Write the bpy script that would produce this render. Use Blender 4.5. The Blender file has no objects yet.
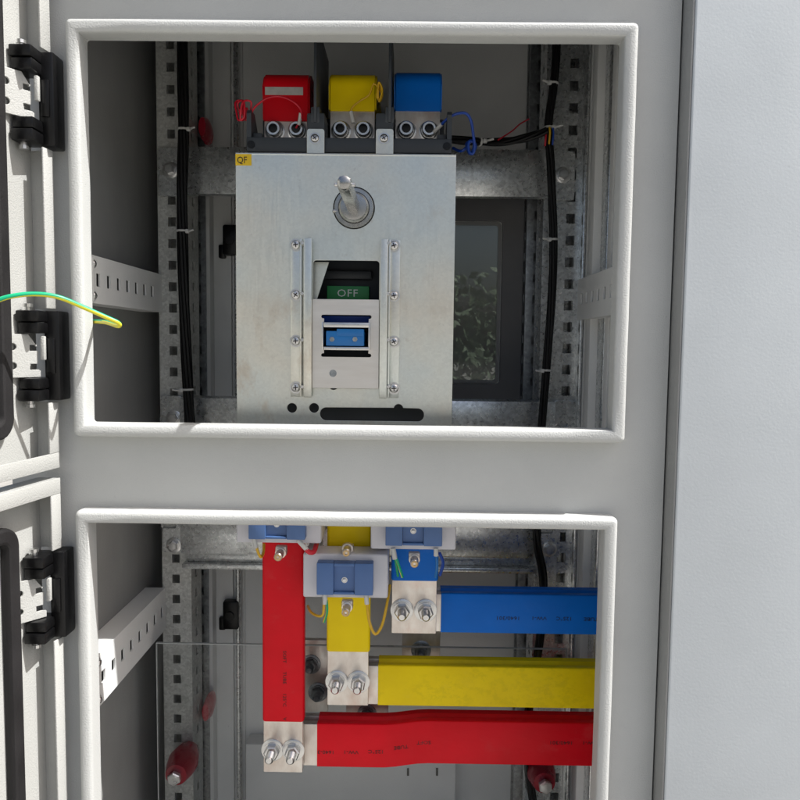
import bpy, bmesh, math, random
from mathutils import Vector, Matrix
random.seed(7)
R = math.radians
scene = bpy.context.scene
col = scene.collection

# ------------------------------------------------------------------ camera, sky, sun, exposure
F = 740.0 / 800.0                       # focal length over image width
CAM = Vector((0.0, -0.74, 0.0))
PITCH, ROLL, YAW = math.atan(55 / 740.0), 0.0115, 0.0095
fw = Vector((-math.sin(YAW) * math.cos(PITCH), math.cos(YAW) * math.cos(PITCH), -math.sin(PITCH))).normalized()
r0 = fw.cross(Vector((0, 0, 1))).normalized()
u0 = r0.cross(fw).normalized()
CR = (r0 * math.cos(ROLL) + u0 * math.sin(ROLL)).normalized()
CU = CR.cross(fw).normalized()
cd = bpy.data.cameras.new('camera'); cam = bpy.data.objects.new('camera', cd); col.objects.link(cam)
cd.sensor_width = 36.0; cd.lens = 36.0 * F; cd.clip_start = 0.01; cd.clip_end = 400
m = Matrix((CR, CU, -fw)).transposed().to_4x4(); m.translation = CAM
cam.matrix_world = m
scene.camera = cam

SUN = Vector((0.55, -0.125, 0.80)).normalized()      # direction towards the sun
w = bpy.data.worlds.new('World'); scene.world = w; w.use_nodes = True
nt = w.node_tree
bg = nt.nodes['Background']; sky = nt.nodes.new('ShaderNodeTexSky')
sky.sky_type = 'NISHITA'; sky.sun_disc = False
sky.sun_elevation = math.asin(SUN.z); sky.sun_rotation = math.atan2(SUN.x, SUN.y)
sky.dust_density = 6.0; sky.air_density = 1.0
nt.links.new(sky.outputs[0], bg.inputs[0]); bg.inputs[1].default_value = 0.098
sd = bpy.data.lights.new('sun', 'SUN'); sun = bpy.data.objects.new('sun', sd); col.objects.link(sun)
sd.energy = 5.0; sd.angle = R(0.5); sd.color = (1.0, 0.985, 0.955)
sun.rotation_euler = SUN.to_track_quat('Z', 'Y').to_euler()
sun.location = (2, -2, 4)
scene.view_settings.view_transform = 'Standard'
scene.view_settings.look = 'None'
scene.view_settings.exposure = 0.5
scene.view_settings.gamma = 1.0


def at(px, py, y):
    """point of the photograph (800 px frame) on the vertical plane at depth y"""
    d = fw + CR * ((px - 400) / 740.0) + CU * ((400 - py) / 740.0)
    return CAM + d * ((y - CAM.y) / d.y)


def atx(px, py, x):
    d = fw + CR * ((px - 400) / 740.0) + CU * ((400 - py) / 740.0)
    return CAM + d * ((x - CAM.x) / d.x)


def rect(px0, py0, px1, py1, y):
    """x0, z0, x1, z1 of a picture rectangle on plane y (mid-edge points)"""
    cx, cy = (px0 + px1) / 2, (py0 + py1) / 2
    return at(px0, cy, y).x, at(cx, py1, y).z, at(px1, cy, y).x, at(cx, py0, y).z


# ------------------------------------------------------------------ materials
def new_mat(name):
    mt = bpy.data.materials.new(name); mt.use_nodes = True
    return mt, mt.node_tree, mt.node_tree.nodes['Principled BSDF']


def coords(t, scale=(1, 1, 1)):
    tc = t.nodes.new('ShaderNodeNewGeometry')
    mp = t.nodes.new('ShaderNodeMapping'); mp.inputs['Scale'].default_value = scale
    t.links.new(tc.outputs['Position'], mp.inputs[0])
    return mp.outputs[0]


def noise(t, vec, scale, detail=3, rough=0.5):
    n = t.nodes.new('ShaderNodeTexNoise'); n.inputs['Scale'].default_value = scale
    n.inputs['Detail'].default_value = detail; n.inputs['Roughness'].default_value = rough
    t.links.new(vec, n.inputs['Vector']); return n.outputs[0]


def ramp(t, fac, stops):
    r = t.nodes.new('ShaderNodeValToRGB'); e = r.color_ramp.elements
    while len(e) < len(stops): e.new(0.5)
    for k, (p, c) in enumerate(stops):
        e[k].position = p; e[k].color = (c[0], c[1], c[2], 1) if not isinstance(c, (int, float)) else (c, c, c, 1)
    t.links.new(fac, r.inputs[0]); return r.outputs[0]


def mix(t, fac, a, b, mode='MIX'):
    n = t.nodes.new('ShaderNodeMix'); n.data_type = 'RGBA'; n.blend_type = mode
    for i, v in ((0, fac), (6, a), (7, b)):
        if isinstance(v, (int, float)): n.inputs[i].default_value = v
        elif isinstance(v, tuple): n.inputs[i].default_value = (*v, 1)
        else: t.links.new(v, n.inputs[i])
    return n.outputs[2]


def bump(t, b, h, strength, dist):
    n = t.nodes.new('ShaderNodeBump'); n.inputs['Strength'].default_value = strength
    n.inputs['Distance'].default_value = dist
    t.links.new(h, n.inputs['Height']); t.links.new(n.outputs[0], b.inputs['Normal'])


def paint(name, c, rough=0.42, peel=0.5, scale=520, dirt=0.06):
    mt, t, b = new_mat(name); v = coords(t)
    big = noise(t, v, 9, 4)
    dark = tuple(x * (1 - dirt * 2) for x in c)
    cc = ramp(t, big, [(0.3, dark), (0.7, c)])
    spk = noise(t, v, 150, 4, 0.6)                                        # small dirt specks
    cc = mix(t, ramp(t, spk, [(0.70, 0.0), (0.76, 0.35)]), cc, tuple(x * 0.45 for x in c))
    t.links.new(cc, b.inputs['Base Color'])
    fine = noise(t, v, scale, 2, 0.45)
    bump(t, b, fine, peel, 0.0009)
    wipe = noise(t, coords(t, (1, 1, 0.35)), 8, 6, 0.65)                 # wiped and handled areas are glossier
    t.links.new(ramp(t, wipe, [(0.35, rough * 0.72), (0.65, rough * 1.2)]), b.inputs['Roughness'])
    b.inputs['Specular IOR Level'].default_value = 0.4
    return mt


def metal(name, c1, c2, rough=(0.3, 0.45), scale=60, spangle=0, metallic=1.0, stain=None, streak=(1, 1, 1), bmp=0.15):
    mt, t, b = new_mat(name); v = coords(t, streak)
    n1 = noise(t, v, scale, 5, 0.6)
    c = ramp(t, n1, [(0.3, c1), (0.7, c2)])
    if spangle:
        vo = t.nodes.new('ShaderNodeTexVoronoi'); vo.inputs['Scale'].default_value = spangle
        t.links.new(v, vo.inputs['Vector'])
        sp = t.nodes.new('ShaderNodeSeparateColor'); t.links.new(vo.outputs['Color'], sp.inputs[0])
        c = mix(t, 1.0, c, ramp(t, sp.outputs[0], [(0.0, 0.72), (1.0, 1.0)]), 'MULTIPLY')
    if stain:
        n2 = noise(t, coords(t), 14, 6, 0.65)
        c = mix(t, ramp(t, n2, [(0.50, 0.0), (0.72, 0.9)]), c, stain)
    t.links.new(c, b.inputs['Base Color'])
    b.inputs['Metallic'].default_value = metallic
    n3 = noise(t, v, scale * 2.3, 3)
    t.links.new(ramp(t, n3, [(0.3, rough[0]), (0.7, rough[1])]), b.inputs['Roughness'])
    if bmp > 0.03: bump(t, b, n3, bmp, 0.0004)
    return mt


def plastic(name, c, rough=0.4, bmp=0.12, scale=300, var=0.15, spec=0.5):
    mt, t, b = new_mat(name); v = coords(t)
    n1 = noise(t, v, 25, 4)
    t.links.new(ramp(t, n1, [(0.3, tuple(x * (1 - var) for x in c)), (0.7, c)]), b.inputs['Base Color'])
    n2 = noise(t, v, scale, 3)
    t.links.new(ramp(t, n1, [(0.3, rough * 0.85), (0.7, rough * 1.15)]), b.inputs['Roughness'])
    bump(t, b, n2, bmp, 0.0005)
    b.inputs['Specular IOR Level'].default_value = spec
    return mt


def sleeve_mat(name, c, c2, blot=False):
    mt, t, b = new_mat(name); v = coords(t)
    n1 = noise(t, v, 18, 4)
    cc = ramp(t, n1, [(0.3, c2), (0.7, c)])
    if blot:                                  # dusty adhesive blotches along the yellow tube
        n2 = noise(t, coords(t, (1, 1, 1.3)), 75, 8, 0.75)
        n5 = noise(t, v, 14, 3)
        cc = mix(t, mix(t, 1.0, ramp(t, n2, [(0.48, 0.0), (0.58, 0.26)]), ramp(t, n5, [(0.42, 0.0), (0.55, 1.0)]), 'MULTIPLY'), cc, tuple(x * 0.55 for x in c))
    n6 = noise(t, coords(t, (0.7, 1, 1)), 48, 8, 0.72); n7 = noise(t, v, 11, 3)          # dusty rubs and scuffs
    cc = mix(t, mix(t, 1.0, ramp(t, n6, [(0.56, 0.0), (0.68, 0.035)]), ramp(t, n7, [(0.45, 0.0), (0.62, 1.0)]), 'MULTIPLY'), cc, (0.55, 0.5, 0.46))
    t.links.new(cc, b.inputs['Base Color'])
    n3 = noise(t, coords(t, (1, 1, 1)), 90, 4)
    t.links.new(ramp(t, n3, [(0.3, 0.36), (0.7, 0.5)]), b.inputs['Roughness'])
    bump(t, b, noise(t, coords(t, (0.6, 1, 1)), 30, 5, 0.6), 0.35, 0.0025)
    b.inputs['Specular IOR Level'].default_value = 0.2
    return mt


def zinc_plate():
    mt, t, b = new_mat('zinc_plated_steel'); v = coords(t)
    n1 = noise(t, v, 10, 3)
    c = ramp(t, n1, [(0.32, (0.70, 0.75, 0.73)), (0.5, (0.77, 0.785, 0.725)), (0.68, (0.80, 0.765, 0.67))])
    # tan finger marks and smears, sparse, with ragged edges
    n2 = noise(t, coords(t, (1, 1, 0.55)), 27, 7, 0.68)
    n3 = noise(t, v, 6.5, 2)
    f = mix(t, 1.0, ramp(t, n2, [(0.52, 0.0), (0.66, 0.62)]), ramp(t, n3, [(0.46, 0.0), (0.60, 1.0)]), 'MULTIPLY')
    c = mix(t, f, c, (0.60, 0.52, 0.42))
    n4 = noise(t, coords(t, (1, 1, 0.8)), 70, 5, 0.7)
    c = mix(t, ramp(t, n4, [(0.62, 0.0), (0.72, 0.45)]), c, (0.55, 0.53, 0.48))
    vo = t.nodes.new('ShaderNodeTexVoronoi'); vo.inputs['Scale'].default_value = 420
    t.links.new(v, vo.inputs['Vector'])
    sp = t.nodes.new('ShaderNodeSeparateColor'); t.links.new(vo.outputs['Color'], sp.inputs[0])
    c = mix(t, 1.0, c, ramp(t, sp.outputs[0], [(0.0, 0.93), (1.0, 1.0)]), 'MULTIPLY')
    t.links.new(c, b.inputs['Base Color']); b.inputs['Metallic'].default_value = 0.9
    gr = noise(t, coords(t, (8, 8, 0.3)), 120, 4)
    t.links.new(ramp(t, gr, [(0.3, 0.30), (0.7, 0.42)]), b.inputs['Roughness'])
    bump(t, b, gr, 0.05, 0.0003)
    return mt


M = {}
PAINT = (0.52, 0.532, 0.522)
M['paint'] = paint('light_grey_paint', PAINT, 0.45, 0.42, 700, 0.04)
M['paint_leaf'] = paint('inner_door_grey_paint', (0.44, 0.445, 0.43), 0.45, 0.5, 700, 0.05)
M['paint_door'] = paint('light_grey_door_paint', (0.59, 0.63, 0.655), 0.42, 0.09, 480, 0.04)
M['paint_in'] = paint('inner_grey_paint', (0.80, 0.81, 0.80), 0.5, 0.3, 560)  # inner paint lightened to make up for weak light inside
M['paint_shaded'] = paint('shaded_grey_paint', (0.30, 0.305, 0.30), 0.5, 0.3, 560)  # same inner paint darkened, the walls' shade put into its colour
M['galv'] = metal('galvanised_steel', (0.68, 0.70, 0.70), (0.88, 0.90, 0.90), (0.24, 0.36), 90, 300, 0.88, None, (1, 1, 1), 0.0)
M['galv_pale'] = metal('pale_galvanised_post', (0.56, 0.57, 0.54), (0.70, 0.71, 0.68), (0.35, 0.5), 60, 360, 0.25, None, (1, 1, 1), 0.0)
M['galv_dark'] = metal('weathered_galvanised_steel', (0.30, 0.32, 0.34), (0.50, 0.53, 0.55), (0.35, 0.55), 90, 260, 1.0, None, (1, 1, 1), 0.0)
M['zinc'] = zinc_plate()
M['zinc_slide'] = metal('brushed_zinc_steel', (0.70, 0.67, 0.63), (0.78, 0.76, 0.73), (0.34, 0.45), 16, 0, 1.0, None, (1, 1, 6), 0.05)
M['chrome'] = metal('bright_zinc_bolt', (0.60, 0.60, 0.60), (0.74, 0.74, 0.73), (0.26, 0.36), 60, 0, 1.0, None, (1, 1, 1), 0.03)
M['steel'] = metal('dull_steel', (0.34, 0.34, 0.335), (0.48, 0.48, 0.47), (0.22, 0.32), 60, 0, 1.0, None, (1, 1, 1), 0.0)
M['tin'] = metal('tinned_copper', (0.58, 0.51, 0.46), (0.80, 0.77, 0.73), (0.30, 0.46), 55, 0, 0.9, (0.62, 0.45, 0.38), (1, 1, 0.5), 0.1)
M['red'] = sleeve_mat('red_heat_shrink', (0.74, 0.003, 0.014), (0.64, 0.002, 0.010))
M['yellow'] = sleeve_mat('yellow_heat_shrink', (0.90, 0.68, 0.002), (0.80, 0.58, 0.002), False)
M['yellow_used'] = sleeve_mat('yellow_heat_shrink_scuffed', (0.90, 0.68, 0.002), (0.80, 0.58, 0.002), True)
M['blue'] = sleeve_mat('blue_heat_shrink', (0.001, 0.15, 0.62), (0.001, 0.13, 0.54))
M['black'] = plastic('black_plastic', (0.004, 0.004, 0.0045), 0.34, 0.3, spec=0.35)
M['rubber'] = plastic('black_foam_gasket', (0.016, 0.015, 0.016), 0.7, 0.6, 500, 0.4, 0.3)
M['breaker'] = plastic('dark_slate_plastic', (0.045, 0.053, 0.063), 0.5)
M['surround'] = plastic('dark_grey_frame', (0.17, 0.17, 0.175), 0.5)
M['cable'] = plastic('black_cable_sheath', (0.005, 0.005, 0.0055), 0.45, 0.1, spec=0.25)
M['white_plastic'] = plastic('white_nylon', (0.62, 0.62, 0.6), 0.4)
M['ct_body'] = plastic('pale_lilac_plastic', (0.62, 0.62, 0.67), 0.38, 0.05, 300, 0.04)
M['ct_blue'] = plastic('slate_blue_plastic', (0.075, 0.16, 0.38), 0.4, 0.05)
M['toggle'] = plastic('bright_blue_plastic', (0.008, 0.15, 0.44), 0.35, 0.05)
M['green'] = plastic('green_label', (0.010, 0.19, 0.045), 0.45, 0.03)
M['label_yellow'] = plastic('yellow_sticker', (0.78, 0.52, 0.01), 0.4, 0.03)
M['ink'] = plastic('black_ink', (0.02, 0.012, 0.012), 0.6, 0.0)
M['ink_dim'] = plastic('faded_ink', (0.055, 0.006, 0.008), 0.6, 0.0)
M['ink_blue'] = plastic('faded_blue_ink', (0.002, 0.014, 0.05), 0.6, 0.0)
M['ink_white'] = plastic('white_print', (0.6, 0.63, 0.6), 0.5, 0.0)
M['insul'] = plastic('dark_red_resin', (0.50, 0.012, 0.035), 0.28, 0.05)
M['wire_red'] = plastic('red_wire', (0.6, 0.01, 0.03), 0.35, 0)
M['wire_yellow'] = plastic('yellow_wire', (0.70, 0.42, 0.02), 0.35, 0)
M['wire_blue'] = plastic('blue_wire', (0.01, 0.06, 0.36), 0.35, 0)
M['wire_green'] = plastic('green_wire', (0.0, 0.33, 0.14), 0.35, 0)
M['brass'] = metal('brass_terminal', (0.45, 0.30, 0.14), (0.6, 0.45, 0.25), (0.25, 0.4), 120)
M['silver_tape'] = metal('silver_sticker', (0.6, 0.6, 0.58), (0.75, 0.75, 0.72), (0.4, 0.5), 120, 0, 0.6)
M['concrete'] = paint('concrete', (0.35, 0.34, 0.315), 0.9, 0.5, 60, 0.15)
M['leaf'] = plastic('shrub_leaf', (0.20, 0.26, 0.17), 0.6, 0.0, 300, 0.3)


def striped(name, a, b_, scale):
    mt, t, b = new_mat(name)
    tc = t.nodes.new('ShaderNodeTexCoord')
    s = t.nodes.new('ShaderNodeSeparateXYZ'); t.links.new(tc.outputs['UV'], s.inputs[0])
    t.links.new(ramp(t, s.outputs[0], [(0.0, a), (0.40, a), (0.44, b_), (1.0, b_)]), b.inputs['Base Color'])
    b.inputs['Roughness'].default_value = 0.35
    return mt


M['earth'] = striped('green_yellow_wire', (0.0, 0.34, 0.16), (0.72, 0.66, 0.03), 1)


def clear(name, tint, gloss, haze=0.0):
    mt = bpy.data.materials.new(name); mt.use_nodes = True; t = mt.node_tree; t.nodes.clear()
    o = t.nodes.new('ShaderNodeOutputMaterial'); tr = t.nodes.new('ShaderNodeBsdfTransparent')
    tr.inputs[0].default_value = (*tint, 1)
    g = t.nodes.new('ShaderNodeBsdfGlossy'); g.inputs['Roughness'].default_value = 0.06
    fr = t.nodes.new('ShaderNodeFresnel'); fr.inputs[0].default_value = 1.49
    mu = t.nodes.new('ShaderNodeMath'); mu.operation = 'MULTIPLY'; mu.inputs[1].default_value = gloss
    t.links.new(fr.outputs[0], mu.inputs[0])
    ms = t.nodes.new('ShaderNodeMixShader')
    t.links.new(mu.outputs[0], ms.inputs[0]); t.links.new(tr.outputs[0], ms.inputs[1]); t.links.new(g.outputs[0], ms.inputs[2])
    out = ms
    if haze:                                   # diffuse grey haze put in to wash out and brighten the pane
        d = t.nodes.new('ShaderNodeBsdfDiffuse'); d.inputs[0].default_value = (0.5, 0.5, 0.48, 1)
        out = t.nodes.new('ShaderNodeMixShader'); out.inputs[0].default_value = haze
        t.links.new(ms.outputs[0], out.inputs[1]); t.links.new(d.outputs[0], out.inputs[2])
    t.links.new(out.outputs[0], o.inputs[0]); return mt


M['acrylic'] = clear('clear_acrylic', (0.94, 0.95, 0.95), 1.0)
M['glass'] = clear('tinted_window_glass', (0.46, 0.48, 0.47), 1.0, 0.32)
M['acrylic_edge'] = plastic('frosted_acrylic_edge', (0.5, 0.53, 0.52), 0.3, 0)


# ------------------------------------------------------------------ object helpers
WL = {}                                        # world location of every parent


def finish(me, mat, smooth=35):
    if mat is not None and not me.materials: me.materials.append(mat)
    for p in me.polygons: p.use_smooth = True
    me.set_sharp_from_angle(angle=R(smooth))


def link(name, me, mat, parent=None, smooth=35):
    """link one mesh (given in world coordinates) as one object"""
    base = WL[parent.name] if parent else Vector()
    me.name = name
    me.transform(Matrix.Translation(-base))
    finish(me, mat, smooth)
    o = bpy.data.objects.new(name, me); col.objects.link(o)
    if parent: o.parent = parent
    WL[o.name] = base
    return o


def thing(name, label, cat, loc, group=None):
    o = bpy.data.objects.new(name, None); col.objects.link(o)
    o.empty_display_size = 0.02
    o.location = loc; WL[o.name] = Vector(loc)
    o['label'] = label; o['category'] = cat
    if group: o['group'] = group
    return o


def tag(o, label, cat, group=None, kind=None):
    if label: o['label'] = label
    if cat: o['category'] = cat
    if group: o['group'] = group
    if kind: o['kind'] = kind
    return o


def copy_tree(o, loc=None, parent=None):
    c = o.copy(); col.objects.link(c)
    if parent: c.parent = parent
    if loc is not None: c.location = loc
    WL[c.name] = Vector(loc) if loc is not None else Vector()
    for ch in list(o.children): copy_tree(ch, None, c)
    return c


class MB:
    def __init__(s): s.bm = bmesh.new()

    def add(s, verts, faces):
        vs = [s.bm.verts.new(v) for v in verts]
        for f in faces:
            try: s.bm.faces.new([vs[i] for i in f])
            except ValueError: pass
        return s

    def box(s, a, b, bev=0.0, seg=2, mat=None):
        x0, x1 = sorted((a[0], b[0])); y0, y1 = sorted((a[1], b[1])); z0, z1 = sorted((a[2], b[2]))
        t = bmesh.new()
        vs = [t.verts.new(v) for v in ((x0, y0, z0), (x1, y0, z0), (x1, y1, z0), (x0, y1, z0), (x0, y0, z1), (x1, y0, z1), (x1, y1, z1), (x0, y1, z1))]
        for f in ((0, 3, 2, 1), (4, 5, 6, 7), (0, 1, 5, 4), (1, 2, 6, 5), (2, 3, 7, 6), (3, 0, 4, 7)): t.faces.new([vs[i] for i in f])
        if bev > 0:
            bev = min(bev, 0.45 * min(x1 - x0, y1 - y0, z1 - z0))
            bmesh.ops.bevel(t, geom=t.edges[:], offset=bev, segments=seg, profile=0.5, affect='EDGES')
        return s.take(t, mat)

    def take(s, t, mat=None):
        if mat is not None: t.transform(mat)
        me = bpy.data.meshes.new('tmp'); t.to_mesh(me); t.free()
        s.bm.from_mesh(me); bpy.data.meshes.remove(me); return s

    def mesh_in(s, me, mat=None):
        if mat is not None: me.transform(mat)
        s.bm.from_mesh(me); bpy.data.meshes.remove(me); return s

    def lathe(s, c, axis, prof, n=24, phase=0.0):
        """prof: (radius, distance along axis) list; capped at both ends"""
        axis = Vector(axis).normalized(); q = axis.to_track_quat('Z', 'Y')
        c = Vector(c); verts = []; faces = []
        for r_, h in prof:
            for k in range(n):
                a = phase + 2 * math.pi * k / n
                verts.append(c + q @ Vector((r_ * math.cos(a), r_ * math.sin(a), h)))
        for j in range(len(prof) - 1):
            for k in range(n):
                k2 = (k + 1) % n
                faces.append((j * n + k, j * n + k2, (j + 1) * n + k2, (j + 1) * n + k))
        faces.append(tuple(reversed(range(n)))); faces.append(tuple(range((len(prof) - 1) * n, len(prof) * n)))
        return s.add(verts, faces)

    def tube(s, pts, r, n=10, uv=False, smooth=6):
        pts = spline(pts, smooth) if smooth else [Vector(p) for p in pts]
        verts = []; faces = []; up = None
        for i, p in enumerate(pts):
            t = (pts[min(i + 1, len(pts) - 1)] - pts[max(i - 1, 0)]).normalized()
            if up is None:
                up = Vector((0, 0, 1)) if abs(t.z) < 0.9 else Vector((1, 0, 0))
            up = (up - t * up.dot(t)).normalized(); sd_ = t.cross(up)
            rr = r[i] if isinstance(r, list) else r
            for k in range(n):
                a = 2 * math.pi * k / n
                verts.append(p + (up * math.cos(a) + sd_ * math.sin(a)) * rr)
        for j in range(len(pts) - 1):
            for k in range(n):
                k2 = (k + 1) % n
                faces.append((j * n + k, j * n + k2, (j + 1) * n + k2, (j + 1) * n + k))
        nb = len(s.bm.faces); twist_uv = 0.10
        s.add(verts, faces + [tuple(reversed(range(n))), tuple(range((len(pts) - 1) * n, len(pts) * n))])
        if uv:
            s.bm.faces.ensure_lookup_table(); lay = s.bm.loops.layers.uv.verify()
            for fi in range(nb, len(s.bm.faces)):
                k = (fi - nb) % n
                for l, (du, dv) in zip(s.bm.faces[fi].loops, ((0, 0), (1, 0), (1, 1), (0, 1))):
                    l[lay].uv = (((k + ((fi - nb) // n) * twist_uv) % n + du) / n, dv)
        return s

    def prism(s, poly, axis, lo, hi):
        """poly in the plane across axis ('x': (y,z), 'y': (x,z), 'z': (x,y)), extruded lo..hi"""
        def V(p, h): return {'x': (h, p[0], p[1]), 'y': (p[0], h, p[1]), 'z': (p[0], p[1], h)}[axis]
        n = len(poly)
        verts = [V(p, lo) for p in poly] + [V(p, hi) for p in poly]
        faces = [(i, (i + 1) % n, n + (i + 1) % n, n + i) for i in range(n)] + [tuple(reversed(range(n))), tuple(range(n, 2 * n))]
        return s.add(verts, faces)

    def build(s, name, mat, parent=None, smooth=35):
        bmesh.ops.recalc_face_normals(s.bm, faces=s.bm.faces[:])
        me = bpy.data.meshes.new(name); s.bm.to_mesh(me); s.bm.free()
        return link(name, me, mat, parent, smooth)


def spline(pts, n):
    pts = [Vector(p) for p in pts]; out = []
    for i in range(len(pts) - 1):
        p0, p1, p2, p3 = pts[max(i - 1, 0)], pts[i], pts[i + 1], pts[min(i + 2, len(pts) - 1)]
        for k in range(n):
            t = k / n
            out.append(0.5 * ((2 * p1) + (p2 - p0) * t + (2 * p0 - 5 * p1 + 4 * p2 - p3) * t * t + (3 * p1 - p0 - 3 * p2 + p3) * t ** 3))
    out.append(pts[-1]); return out


def rr(x0, z0, x1, z1, r=0.0, n=5):
    """rounded rectangle outline"""
    if r <= 0: return [(x0, z0), (x1, z0), (x1, z1), (x0, z1)]
    o = []
    for cx, cz, a0 in ((x1 - r, z0 + r, -90), (x1 - r, z1 - r, 0), (x0 + r, z1 - r, 90), (x0 + r, z0 + r, 180)):
        for k in range(n + 1):
            a = R(a0 + 90 * k / n); o.append((cx + r * math.cos(a), cz + r * math.sin(a)))
    return o


def circ(x, z, r, n=20): return [(x + r * math.cos(2 * math.pi * k / n), z + r * math.sin(2 * math.pi * k / n)) for k in range(n)]


def sheet_mesh(outer, holes, thick, bev=0.0):
    """flat sheet with holes in the local XY plane, centred on z = 0"""
    cu = bpy.data.curves.new('tmp', 'CURVE'); cu.dimensions = '2D'; cu.fill_mode = 'BOTH'
    cu.extrude = max(thick / 2 - bev, 1e-5); cu.bevel_depth = bev; cu.bevel_resolution = 1
    cu.offset = -bev
    for loop in [outer] + list(holes):
        sp = cu.splines.new('POLY'); sp.points.add(len(loop) - 1); sp.use_cyclic_u = True
        for p, q in zip(sp.points, loop): p.co = (q[0], q[1], 0, 1)
    ob = bpy.data.objects.new('tmp', cu); col.objects.link(ob)
    dg = bpy.context.evaluated_depsgraph_get(); dg.update()
    me = bpy.data.meshes.new_from_object(ob.evaluated_get(dg))
    bpy.data.objects.remove(ob); bpy.data.curves.remove(cu)
    me.materials.clear()
    return me


FRONT = Matrix(((1, 0, 0, 0), (0, 0, -1, 0), (0, 1, 0, 0), (0, 0, 0, 1)))     # local x,y,z -> world x, -z(depth), y
SIDE = Matrix(((0, 0, 1, 0), (1, 0, 0, 0), (0, 1, 0, 0), (0, 0, 0, 1)))       # local x,y -> world y,z; thickness along x


def front_sheet(outer, holes, y, thick, bev=0.0):
    me = sheet_mesh(outer, holes, thick, bev)
    me.transform(Matrix.Translation((0, y + thick / 2, 0)) @ FRONT)
    return me


def side_sheet(outer, holes, x, thick, bev=0.0):
    me = sheet_mesh(outer, holes, thick, bev)
    me.transform(Matrix.Translation((x, 0, 0)) @ SIDE)
    return me


def text_mesh(body, size, depth=0.0002, align='CENTER', spacing=1.0, shear=0.0):
    cu = bpy.data.curves.new('tmp', 'FONT'); cu.body = body; cu.size = size; cu.extrude = depth
    cu.align_x = align; cu.align_y = 'CENTER'; cu.space_character = spacing; cu.space_word = 1.6
    cu.resolution_u = 2
    ob = bpy.data.objects.new('tmp', cu); col.objects.link(ob)
    dg = bpy.context.evaluated_depsgraph_get(); dg.update()
    me = bpy.data.meshes.new_from_object(ob.evaluated_get(dg))
    bpy.data.objects.remove(ob); bpy.data.curves.remove(cu); me.materials.clear()
    return me


def front_text(body, size, p, rot=0.0, spacing=1.0, stretch=1.0):
    me = text_mesh(body, size, 0.0001, 'CENTER', spacing)
    me.transform(Matrix.Translation(p) @ Matrix.Rotation(rot, 4, 'Y') @ FRONT @ Matrix.Diagonal((stretch, 1, 1, 1)))
    return me


def hex_bolt(mb, c, axis, r, stud=0.0, washer=True):
    axis = Vector(axis).normalized(); c = Vector(c); h = 0.0
    if washer:
        mb.lathe(c, axis, [(r * 1.65, 0), (r * 1.65, r * 0.14), (r * 1.55, r * 0.2), (r * 0.8, r * 0.2)], 24); h = r * 0.2
        mb.lathe(c + axis * h, axis, [(r * 1.25, 0), (r * 1.25, r * 0.2), (r * 0.7, r * 0.22)], 22); h += r * 0.2
    ph = random.random()
    mb.lathe(c + axis * h, axis, [(r * 1.12, 0), (r * 1.12, r * 0.7), (r * 0.95, r * 0.85), (r * 0.6, r * 0.86)], 6, ph)
    if stud > 0:
        prof = []; k = 0; z = 0.0
        while z < stud:
            prof += [(r * 0.62, z), (r * 0.54, z + r * 0.08)]; z += r * 0.17
        prof += [(r * 0.5, z), (r * 0.4, z + r * 0.1)]
        mb.lathe(c + axis * (h + r * 0.8), axis, prof, 14)
    else:
        mb.lathe(c + axis * (h + r * 0.82), axis, [(r * 0.75, 0), (r * 0.68, r * 0.08), (r * 0.2, r * 0.1)], 16)


def pan_screw(mb, c, axis, r):
    """pan head cross recess screw"""
    axis = Vector(axis).normalized(); c = Vector(c)
    mb.lathe(c, axis, [(r * 1.35, 0), (r * 1.35, r * 0.15), (r, r * 0.16), (r, r * 0.4), (r * 0.85, r * 0.62), (r * 0.6, r * 0.74)], 20)


def cross_recess(mb, c, axis, r):
    q = Vector(axis).normalized().to_track_quat('Z', 'Y'); a0 = random.random() * 1.5
    for k in range(2):
        a = a0 + k * math.pi / 2
        M4 = Matrix.Translation(c) @ q.to_matrix().to_4x4() @ Matrix.Rotation(a, 4, 'Z')
        mb.box((-r * 0.55, -r * 0.11, r * 0.6), (r * 0.55, r * 0.11, r * (0.755 + 0.01 * k)), 0, 1, M4)


OUT = Vector((0, -1, 0))

# ------------------------------------------------------------------ ground (below the frame)
g = MB().add([(-60, -60, -1.5), (60, -60, -1.5), (60, 60, -1.5), (-60, 60, -1.5)], [(0, 1, 2, 3)]).build('ground', M['concrete'])
g['kind'] = 'structure'

# ------------------------------------------------------------------ cabinet shell
Z0, Z1 = -1.42, 0.86
cab = thing('electrical_cabinet', 'pale grey steel electrical cabinet with two framed openings and inner doors swung open', 'cabinet', (0, 0, -1.5))


def quad_rect(tl, tr, br, bl, y):
    a, b, c, d = at(*tl, y), at(*tr, y), at(*br, y), at(*bl, y)
    return (a.x + d.x) / 2, (c.z + d.z) / 2, (b.x + c.x) / 2, (a.z + b.z) / 2


LIPY = -0.020
U = quad_rect((65.5, 18.5), (640, 19.5), (626, 444), (70.5, 436.5), LIPY)
L = quad_rect((73.5, 512.5), (621.5, 516.5), (607, 800), (80, 800), LIPY)
L = (L[0], L[3] - 0.66, L[2], L[3])  # unseen lower part lengthened to let more light into the cabinet
LW = 0.0128
SHADE_FRAME = (U[0], U[3] + 0.052, U[2], U[3] + 0.40)  # unseen blind frame added above to shade the plate's top strip
XL, XR = -0.40, at(682, 60, 0.0).x * 0.5 + at(655, 790, 0.0).x * 0.5     # plate edges
XR -= 0.0025
holes = [rr(r_[0] + LW, r_[1] + LW, r_[2] - LW, r_[3] - LW, 0.003) for r_ in (U, L)]
me = front_sheet([(XL, Z0), (XR, Z0), (XR, Z1), (XL, Z1)], holes, 0.0, 0.002)
link('front_plate', me, M['paint'], cab)


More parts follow.
